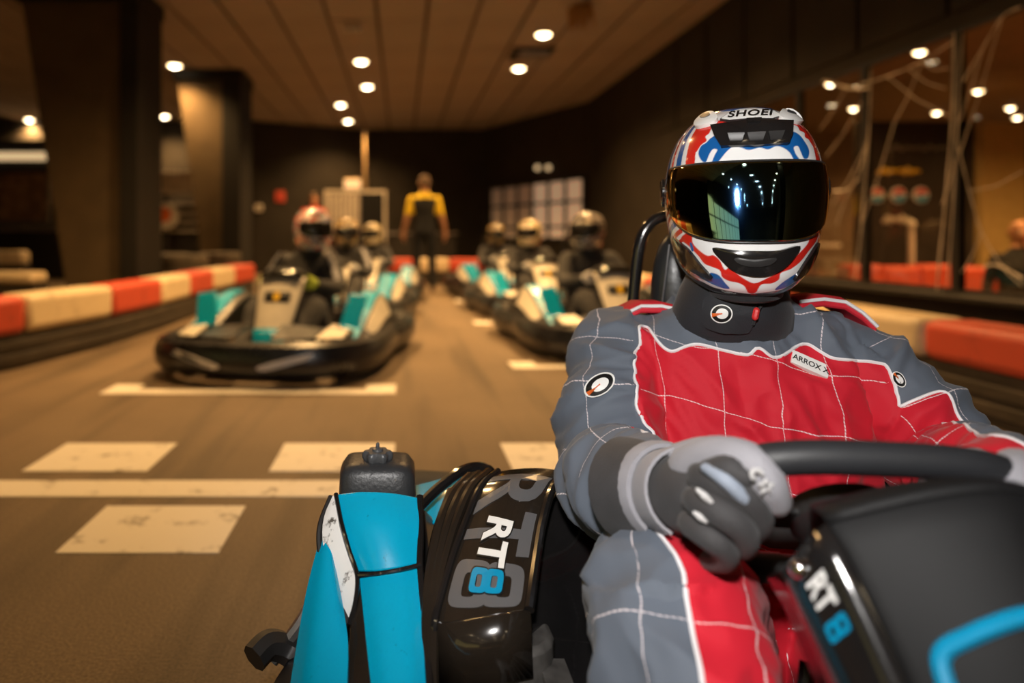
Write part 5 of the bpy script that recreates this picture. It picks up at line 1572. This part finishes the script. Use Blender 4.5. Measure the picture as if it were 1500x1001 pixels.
pm = MB(); pl = 0
for ln_ in contours(suit, g, co2):
    if len(ln_) < 24: continue
    for _ in range(10):
        ln_[1:-1] = ln_[1:-1] * .5 + (ln_[:-2] + ln_[2:]) * .25
    pts = ln_[::3]
    if len(pts) < 4: continue
    pm.tube([Vector(p) for p in pts], .0026, 6)
pp = obj('piping', pm, 'piping_white'); pp.parent = body

bvh = BVHTree.FromPolygons([tuple(c) for c in co2], [tuple(f.vertices) for f in suit.polygons])
CAM = Vector((0, 0, CAMZ))
def onto(px, py, off):
    d = (P(px, py, 1.0) - CAM).normalized()
    h, n_, i, ds = bvh.ray_cast(CAM, d)
    if h is None or ds > 1.5: h, n_ = P(px, py, 1.0), -d
    return h - d * off
def decal(name, poly, off, mt, parent=body, rings=4, label=None):
    c = np.mean(poly, 0)
    rs = [[onto(*(c + (np.array(p) - c) * s), off) for p in poly] for s in np.linspace(1, .08, rings)]
    o = obj(name, MB().rings(rs), mt, None, solid=.0012, label=label)
    o.parent = parent
    return o
def ell(cx, cy, rx, ry, rot=0, n=28, a0=0, a1=2 * math.pi):
    out = []
    for a in np.linspace(a0, a1, n, endpoint=abs(a1 - a0) < 6.28):
        x, y = rx * math.cos(a), ry * math.sin(a); c, s = math.cos(rot), math.sin(rot)
        out.append((cx + x * c - y * s, cy + x * s + y * c))
    return out
# name patch
def rot_rect(cx, cy, w_, h_, a):
    c, s = math.cos(a), math.sin(a)
    q = []
    for x, y in ((-w_, -h_), (-w_ / 2, -h_), (0, -h_), (w_ / 2, -h_), (w_, -h_), (w_, 0), (w_, h_), (w_ / 2, h_), (0, h_), (-w_ / 2, h_), (-w_, h_), (-w_, 0)):
        q.append((cx + x * c - y * s, cy + x * s + y * c))
    return q
pa = R(24)
# sewn flat: a plane through the cloth under the patch
cs = [onto(1183 + sx * 22 * math.cos(pa) - sy * 8 * math.sin(pa), 536 + sx * 22 * math.sin(pa) + sy * 8 * math.cos(pa), 0) for sx, sy in ((-1, 0), (1, 0), (0, -1), (0, 1))]
pc = onto(1183, 536, 0); px_ = (cs[1] - cs[0]).normalized(); py_ = (cs[2] - cs[3]); py_ = (py_ - px_ * py_.dot(px_)).normalized(); pn_ = px_.cross(py_)
if pn_.dot(CAM - pc) < 0: pn_ = -pn_
lift = max((q - pc).dot(pn_) for q in cs + [onto(1183 + i * 5, 536 + i * 2.2 + j * 4, 0) for i in range(-4, 5) for j in (-1, 0, 1)])
pc = pc + pn_ * (max(lift, .001) + .0025)
ppx = pc.y / 1000 * 1.12
obj_patch = obj('name_patch', MB().box((-24 * ppx, -9.5 * ppx, -.007), (24 * ppx, 9.5 * ppx, .0012)).xf(Matrix((px_, py_, pn_)).transposed().to_4x4()).xf(Matrix.Translation(pc)), 'decal_white', None, bevel=.0008, label='white chest patch with black lettering')
obj_patch.parent = body
vs, fs = text_geo('ARROX X', 10.8, 0, .20, 0)
m_ = MB(); m_.add([pc + px_ * (x * ppx) + py_ * (y * ppx) + pn_ * .0018 for x, y in vs], fs)
o = obj('patch_lettering', m_, 'decal_black', None, smooth=0); o.parent = body
def roundel(cx, cy, rx, ry, rot, par, of=.003, fn=None):
    f_ = fn or onto
    def dc(nm, poly, off, mt):
        c = np.mean(poly, 0); rs = [[f_(*(c + (np.array(p) - c) * s), off) for p in poly] for s in np.linspace(1, .08, 4)]
        o_ = obj(nm, MB().rings(rs), mt, None, solid=.0008); o_.parent = par; return o_
    dc('logo_rim', ell(cx, cy, rx, ry, rot), of, 'decal_white')
    dc('logo_disc', ell(cx, cy, rx * .88, ry * .88, rot), of + .0012, 'decal_black')
    dc('logo_core', ell(cx + rx * .05, cy - ry * .02, rx * .55, ry * .55, rot), of + .0024, 'decal_white')
    c, s = math.cos(rot), math.sin(rot)
    w = [(-.88, -.05), (-.85, .35), (.05, .02), (.05, -.06)]
    dc('logo_wedge', [(cx + (x * rx) * c - (y * ry) * s, cy + (x * rx) * s + (y * ry) * c) for x, y in w], of + .0034, 'decal_orange')
roundel(878, 564, 25, 15, R(-32), body, .004)
roundel(1317, 556, 13, 8, R(55), body, .004)

# shoulder straps
def strap(name, pts, label):
    rs = []
    for (px, py, Y, w_) in pts:
        a = P(px, py, Y)
        rs.append([a + Vector((0, -w_, 0)), a + Vector((0, -w_ * .6, .007)), a + Vector((0, w_ * .6, .007)), a + Vector((0, w_, 0)), a + Vector((0, w_, -.012)), a + Vector((0, -w_, -.012))])
    o_ = obj(name, MB().rings(rs), 'suit_red', None, bevel=.003, label=label); o_.parent = body
    e = obj('strap_piping', MB().tube([r[0] for r in rs], .003, 6), 'piping_white', None); e.parent = body
strap('shoulder_strap', [(985, 452, 1.13, .026), (960, 446, 1.15, .030), (930, 446, 1.17, .032), (905, 458, 1.18, .032), (885, 476, 1.185, .030), (862, 496, 1.19, .028), (846, 520, 1.19, .024)], 'red shoulder strap with white edge')
strap('shoulder_strap', [(1160, 440, 1.09, .024), (1190, 436, 1.10, .030), (1220, 440, 1.10, .032), (1245, 455, 1.09, .030), (1270, 476, 1.08, .024)], 'red shoulder strap with white edge')
# belt
br = []
for z, e in ((.372, .004), (.376, .010), (.404, .010), (.408, .004)):
    br.append([K(math.copysign(abs(math.cos(a)) ** (2 / 2.4), math.cos(a)) * (.176 + e), .409 + math.copysign(abs(math.sin(a)) ** (2 / 2.4), math.sin(a)) * (.142 + e), z) for a in np.linspace(0, 2 * math.pi, 48, endpoint=False)])
belt = obj('belt', MB().rings(br, cap=False), 'belt_dark', None, label='dark grey belt with white upper piping'); keep(belt, driver)
e = obj('belt_piping', MB().tube([p + Vector((0, 0, .003)) for p in br[-1]], .0028, 6, loop=True), 'piping_white', None); e.parent = belt
# neck collar with roundel and toggle
cr2 = []
for z, rx, ry, cy in [(.645, .088, .082, .420), (.660, .092, .088, .412), (.690, .086, .086, .402), (.720, .076, .078, .395), (.745, .066, .068, .392), (.745, .058, .060, .392)]:
    cr2.append([K(-.020 + rx * math.cos(a) * (1 + .02 * math.sin(5 * a + z * 60)), cy + ry * math.sin(a) * (1 + .02 * math.sin(7 * a + z * 90)), z) for a in np.linspace(0, 2 * math.pi, 64, endpoint=False)])
collar = obj('neck_collar', MB().rings(cr2), 'collar_cloth', None, label='black padded neck collar with round badge'); keep(collar, driver)
cb = BVHTree.FromPolygons([v for r in cr2 for v in r], [(i * 64 + j, i * 64 + (j + 1) % 64, (i + 1) * 64 + (j + 1) % 64, (i + 1) * 64 + j) for i in range(5) for j in range(64)])
def onto_c(px, py, off):
    d = (P(px, py, 1.0) - CAM).normalized(); h, n_, i, ds = cb.ray_cast(CAM, d)
    if h is None: h = P(px, py, .985)
    return h - d * off
fl = [(1034, 438), (1060, 436), (1100, 440), (1106, 455), (1100, 478), (1090, 488), (1060, 487), (1036, 480), (1031, 460)]
rs = [[onto_c(*(np.mean(fl, 0) + (np.array(p) - np.mean(fl, 0)) * s), .004) for p in catmull(fl, 4, True)] for s in (1, .6, .1)]
flap = obj('collar_flap', MB().rings(rs), 'collar_cloth', None, solid=.005); flap.parent = collar
roundel(1057, 460, 16, 13.5, 0, collar, .0075, onto_c)
tg = onto_c(1108, 459, .008)
o = obj('toggle', MB().capsule([(tg + Vector((0, 0, .004)), .0045), (tg + Vector((-.002, 0, -.006)), .0045)], 8), 'decal_red', None); o.parent = collar
o = obj('drawcord', MB().tube([onto_c(1116, 446, .006), tg, onto_c(1103, 476, .006)], .0022, 6), 'black_cloth', None); o.parent = collar

# gloves: palm, five separate fingers, cuff
def glove(pt, label):
    m1 = MB()   # dark fingers and palm
    m1.capsule([(pt(985, 722, .765), .042), (pt(1010, 724, .725), .042), (pt(1026, 728, .700), .034)], 16)
    for ch in ([((1030, 700, .676), .0160), ((1076, 716, .642), .0155), ((1106, 744, .640), .0145), ((1108, 772, .658), .0135), ((1082, 786, .690), .0125)],
               [((1022, 735, .670), .0155), ((1060, 754, .640), .0150), ((1088, 778, .641), .0140), ((1088, 800, .661), .0130), ((1064, 800, .692), .012)],
               [((1014, 768, .674), .0142), ((1042, 788, .650), .0136), ((1062, 806, .652), .0126), ((1060, 822, .670), .0118), ((1040, 822, .695), .011)]):
        m1.capsule([(pt(*p), r_) for p, r_ in ch], 12)
    gl_ = obj('glove', m1, 'glove_dark', None, label=label); keep(gl_, driver)
    m2 = MB()
    m2.capsule([(pt(1010, 684, .718), .022), (pt(1048, 668, .680), .0195), (pt(1094, 676, .648), .0190), (pt(1122, 704, .634), .0172), (pt(1136, 734, .640), .0145)], 14)
    o_ = obj('index_finger', m2, 'glove_light', None); o_.parent = gl_
    m3 = MB()
    m3.capsule([(pt(1000, 676, .745), .020), (pt(1035, 664, .725), .0175), (pt(1070, 668, .715), .0155), (pt(1095, 690, .708), .0135)], 12)
    o_ = obj('knuckle_panel', MB().capsule([(pt(1040, 694, .668), .014), (pt(1068, 688, .645), .014), (pt(1088, 698, .635), .011)], 12), 'glove_dark', None); o_.parent = gl_
    o_ = obj('thumb', m3, 'glove_light', None); o_.parent = gl_
    # light back-of-hand band and strap: partial rings around the palm
    def band(name, c0, c1, r0, r1, a0, a1, mt, th=.0035):
        c0, c1 = pt(*c0), pt(*c1); d = (c1 - c0).normalized()
        e1 = (Vector((0, 0, 1)) - d * d.z).normalized(); e2 = d.cross(e1)
        rs_ = []
        for a in np.linspace(a0, a1, 26):
            q = e1 * math.cos(a) + e2 * math.sin(a)
            rs_.append([c0 + q * r0, c0 + q * (r0 + th), c0.lerp(c1, .5) + q * ((r0 + r1) / 2 + th * 1.3), c1 + q * (r1 + th), c1 + q * r1])
        full = abs(a1 - a0) > 6.2
        ob = obj(name, MB().rings(rs_, closed=True, cap=not full), mt, None); ob.parent = gl_
    band('hand_band', (984, 722, .764), (1008, 723, .726), .0440, .0440, -2.6, 2.6, 'glove_light')
    band('wrist_strap', (966, 718, .786), (980, 720, .768), .0500, .0470, -1.6, 2.4, 'glove_light', .005)
    band('cuff', (922, 716, .830), (974, 719, .778), .0575, .0480, 0, 2 * math.pi, 'glove_dark', .004)
    # fourchettes: pale slivers between the fingers, and index side
    for a, b_, r_ in (((1022, 718, .645), (1042, 736, .640), .0036), ((1018, 752, .648), (1034, 764, .643), .0034)):
        o_ = obj('finger_gusset', MB().capsule([(pt(*a), r_ * .6), ((pt(*a) + pt(*b_)) / 2, r_), (pt(*b_), r_ * .6)], 8), 'glove_white', None); o_.parent = gl_
    o_ = obj('finger_gusset', MB().capsule([(pt(1034, 686, .655), .005), (pt(1062, 703, .636), .0075), (pt(1086, 726, .630), .0070), (pt(1104, 745, .632), .0045)], 10), 'glove_fourchette', None); o_.parent = gl_
    # star mark on the index finger
    st2 = [(1122 + r_ * math.cos(a_), 713 + r_ * math.sin(a_)) for a_, r_ in [(2 * math.pi * k / 10 + .9, (11 if k % 2 == 0 else 4.5)) for k in range(10)]]
    mbk = MB().tube([pt(x, y, .6150 + .00012 * abs(y - 705)) for x, y in st2], .0014, 6, loop=True)
    arc = [(1104, 702), (1101, 695), (1104, 689), (1111, 689), (1117, 695)]
    mbk.tube([pt(x, y, .6165) for x, y in arc], .0022, 6)
    o_ = obj('star_mark', mbk, 'glove_white', None); o_.parent = gl_
    return gl_
glove(lambda a, b_, c: P(a, b_, c), 'grey and black racing glove gripping the left side of the wheel')
wcw = KM @ WC2
ax = (KM.to_3x3() @ Vector((1, 0, 0))).normalized()
def mirror(a, b_, c):
    p = P(a, b_, c); return p - ax * 2 * (p - wcw).dot(ax)
glove(mirror, 'grey and black racing glove on the far side of the wheel')

# helmet
HC = K(-.012, .385, 0); HC.z = .863
HROT = -(math.atan2(HC.x, HC.y) - HYAW)
hm = thing('tmp', 'x y z w', 'x')   # transform carrier, replaced by the shell below
bpy.data.objects.remove(hm)
cog, fg = helmet_grid(330, 520)
CX, CY = view_crop(cog)
front = cog[:, 1] < .045
paintc = np.tile(np.array([.80, .80, .80]), (len(cog), 1))
RED, BLUE, BLK, WHT = np.array([.62, .022, .014]), np.array([.008, .10, .34]), np.array([.010, .010, .012]), np.array([.80, .80, .80])
def lay(mask, col):
    global paintc
    paintc = paintc * (1 - mask[:, None]) + col * mask[:, None]
def poly(pts, col, curve=True, cond=None):
    if curve: pts = [tuple(p) for p in catmull(pts, 5, True)]
    d = sdf_poly(pts, CX, CY)
    m = np.clip(d / 2.5 + .5, 0, 1) * front
    if cond is not None: m = m * cond
    lay(m, col)
def stripes(t, rng, edges, cond):
    for lo, hi, col in edges:
        w = .006
        m = np.clip((t - lo) / w + .5, 0, 1) * np.clip((hi - t) / w + .5, 0, 1)
        lay(m * cond, col)
# side stripes sweep from the brow to the crown and round the back
phi = np.arctan2(cog[:, 0], -cog[:, 1])
zz = cog[:, 2]
aphi = np.abs(phi)
start = .62 + .25 * np.clip((zz - .05) / .1, 0, 1) * np.where(phi < 0, .6, 1) + np.where(phi > 0, .12, 0)
tt = (aphi - start) / 1.1
upz = (zz > .035).astype(float)
stripes(tt, None, [(.02, .16, RED), (.24, .36, BLUE), (.44, .52, RED), (.60, .74, BLUE), (.82, .90, RED), (1.0, 1.2, BLUE), (1.35, 1.5, RED), (1.7, 1.9, BLUE)], upz)
lowz = ((zz <= .035) & (aphi > .8)).astype(float)
tl = (zz + .06) / .1 + (aphi - .9) * .55
stripes(np.mod(tl, .5), None, [(.05, .14, RED), (.22, .33, BLUE), (.41, .48, RED)], lowz)
poly([(222, 205), (224, 165), (250, 140), (310, 125), (288, 150), (277, 175), (262, 188), (267, 206), (245, 222), (224, 250)], RED)
poly([(300, 128), (390, 110), (480, 108), (570, 125), (600, 146), (575, 156), (290, 152)], RED)
poly([(575, 130), (622, 152), (660, 192), (672, 240), (656, 216), (641, 206), (640, 188), (622, 180), (614, 162), (590, 152)], RED)
poly([(235, 255), (245, 226), (265, 214), (285, 195), (312, 188), (332, 226), (400, 233), (500, 236), (545, 233), (576, 214), (590, 185), (617, 195), (640, 225), (655, 257), (650, 286), (634, 290), (622, 265), (612, 242), (596, 246), (602, 270), (616, 294), (600, 301), (580, 266), (555, 246), (530, 240), (500, 251), (470, 243), (430, 251), (400, 240), (370, 236), (345, 255), (320, 286), (302, 301), (290, 296), (300, 266), (310, 245), (294, 241), (280, 260), (266, 291), (248, 283)], BLUE)
poly([(165, 602), (190, 574), (214, 582), (217, 610), (242, 636), (276, 656), (302, 653), (326, 671), (345, 706), (366, 696), (395, 722), (430, 746), (460, 756), (500, 736), (530, 720), (548, 700), (562, 680), (592, 665), (622, 640), (650, 610), (662, 584), (692, 574), (690, 602), (655, 641), (626, 676), (590, 702), (552, 716), (546, 741), (520, 757), (482, 762), (462, 797), (436, 800), (420, 771), (395, 757), (360, 751), (335, 736), (326, 711), (300, 701), (265, 690), (240, 661), (200, 626)], RED)
poly([(150, 676), (200, 700), (270, 735), (292, 724), (322, 731), (346, 760), (364, 785), (320, 782), (230, 745)], BLUE, True)
poly([(533, 785), (560, 755), (600, 728), (645, 708), (640, 735), (600, 765), (565, 782)], BLUE, True)
poly([(205, 615), (213, 612), (222, 640), (212, 645)], BLUE)
rim = np.interp(CX, [80, 120, 200, 300, 440, 560, 640, 720], [655, 690, 752, 789, 804, 787, 745, 690])
rim = np.where(front, rim, 446 + .105 / HS)
lay(np.clip((CY - rim) / 3 + .5, 0, 1), BLK)
# crown: blue flashes behind the badge
poly([(300, 75), (380, 62), (470, 62), (545, 75), (520, 84), (440, 72), (350, 84)], BLUE)
hmb = MB(); hmb.v = [tuple(c) for c in cog]; hmb.f = [tuple(q) for q in fg]; hmb.m = [0] * len(hmb.f)
hmb.f.append(tuple(329 * 520 + j for j in range(520))); hmb.m.append(0)
hme = hmb.mesh('helmet', ['helmet_paint'], 60)
ca = hme.attributes.new('paint', 'FLOAT_COLOR', 'POINT')
ca.data.foreach_set('color', np.concatenate([paintc, np.ones((len(cog), 1))], 1).astype(np.float32).ravel())
helmet = link('helmet', hme)
helmet.location = HC; helmet.rotation_euler = (R(5), 0, HROT); helmet.scale = (.865, .90, .94)
helmet.parent = driver; helmet.matrix_parent_inverse = driver.matrix_basis.inverted()
helmet['label'] = 'white full-face helmet with red and blue drip pattern and mirrored visor'
vis = obj('visor', visor_mesh(.0575, -.0575, R(74), .0035, 110, 44), 'visor_mirror', helmet, solid=.0025, label='iridescent mirrored visor')
# dark seal round the visor
sl = []
for q in np.linspace(-1, 1, 60):
    ph = R(74) * q; sl.append([float(a) for a in hpoint(np.array(ph), np.array(.0575 - .008 * q * q + .0015), .002)])
for q in np.linspace(1, -1, 60):
    ph = R(74) * q; sl.append([float(a) for a in hpoint(np.array(ph), np.array(-.0575 + .045 * abs(q) ** 3.2 - .0015), .002)])
obj('visor_seal', MB().tube(sl, .0022, 6, loop=True), 'black_plastic', helmet)
for s in (-1, 1):
    pv = hpoint(np.array(s * R(86)), np.array(.012), .002)
    obj('visor_pivot', MB().lathe([(.024, 0), (.024, .004), (.018, .007)], axis='x', n=22).xf(Matrix.Translation(Vector([float(a) for a in pv])) @ Matrix.Diagonal((s, 1, 1, 1))), 'black_gloss', helmet)
# brow intake with three channels
it = obj('brow_intake', helmet_patch([(285, 158), (400, 148), (480, 148), (590, 155), (583, 200), (570, 238), (450, 242), (326, 240), (303, 200)], -.003, .008, 6, 0, False), 'black_gloss', helmet, label='black brow air intake')
for cx0, cx1 in ((352, 412), (420, 486), (494, 550)):
    mbx = MB().rings([[HP(cx0, 196, .008), HP(cx1, 196, .008), HP(cx1, 200, .013), HP(cx0, 200, .013)], [HP(cx0 + 8, 226, .008), HP(cx1 - 8, 226, .008), HP(cx1 - 8, 222, .010), HP(cx0 + 8, 222, .010)]])
    obj('intake_slat', mbx, 'black_plastic', helmet)
obj('intake_slider', helmet_patch([(418, 147), (474, 147), (468, 162), (424, 162)], .007, .011, 2, 0, False), 'black_gloss', helmet)
cv = obj('chin_vent', helmet_patch([(303, 622), (380, 628), (460, 630), (540, 628), (612, 614), (585, 665), (545, 703), (490, 724), (430, 722), (375, 703), (335, 665)], -.003, .005, 6, .002), 'black_gloss', helmet, label='black chin vent')
obj('vent_mouth', helmet_patch([(385, 655), (455, 660), (525, 653), (505, 678), (455, 688), (405, 678)], .006, .0095, 3, .001), 'black_plastic', helmet)
obj('cheek_vent', helmet_patch([(133, 602), (160, 612), (205, 640), (250, 690), (300, 742), (255, 738), (205, 722), (165, 695), (142, 650)], -.003, .0045, 4), 'black_gloss', helmet)
obj('cheek_vent', helmet_patch([(598, 745), (625, 700), (655, 655), (690, 612), (688, 650), (665, 700), (635, 730)], -.003, .0045, 4), 'black_gloss', helmet)
# badge with lettering
hx = [(318, 128), (345, 108), (400, 98), (437, 96), (475, 98), (530, 106), (556, 126), (525, 137), (440, 133), (350, 136)]
obj('badge_rim', helmet_patch(hx, -.002, .0040, 4, 0, False), 'black_plastic', helmet)
cxy = np.mean(hx, 0)
bd = obj('badge', helmet_patch([tuple(cxy + (np.array(p) - cxy) * .94) for p in hx], -.001, .0050, 4, 0, False), 'decal_white', helmet)
vs, fs = text_geo('SHOEI', 1.0, .16, .028, 2, 1.10)
wv_ = vs[:, 0].max() - vs[:, 0].min(); hv_ = vs[:, 1].max() - vs[:, 1].min()
mbt = MB(); mbt.add([HP(434 + x / wv_ * 170, 114 - y / hv_ * 27 + .00035 * (x / wv_ * 178) ** 2, .0062) for x, y in vs], fs)
obj('badge_lettering', mbt, 'decal_black', helmet, smooth=0)
# crown scoops
for sx, c0 in ((-1, (262, 118)), (1, (590, 120))):
    pts = [(c0[0] - sx * -42, c0[1] + 26), (c0[0] + sx * 34, c0[1] + 34), (c0[0] + sx * 46, c0[1] + 12), (c0[0] + sx * 12, c0[1] - 24), (c0[0] - sx * 22, c0[1] - 26), (c0[0] - sx * 48, c0[1] + 2)]
    pts = [(c0[0] + sx * a, c0[1] + b_) for a, b_ in ((-48, 4), (-26, -24), (10, -26), (44, 8), (36, 34), (-30, 24))]
    obj('crown_scoop', helmet_patch(pts, -.003, .0065, 4, .001, True), 'decal_white', helmet)
    obj('scoop_mouth', helmet_patch([(c0[0] + sx * a, c0[1] + b_) for a, b_ in ((-14, -14), (8, -14), (22, 0), (2, 6), (-18, -2))], .005, .0085, 2, 0, True), 'tank_cap', helmet)
obj('neck_roll', MB().tube([[float(a) for a in hpoint(np.array(p_), np.array(-.146), -.006)] for p_ in np.linspace(-math.pi, math.pi, 48, endpoint=False)], .010, 8, loop=True), 'black_cloth', helmet)
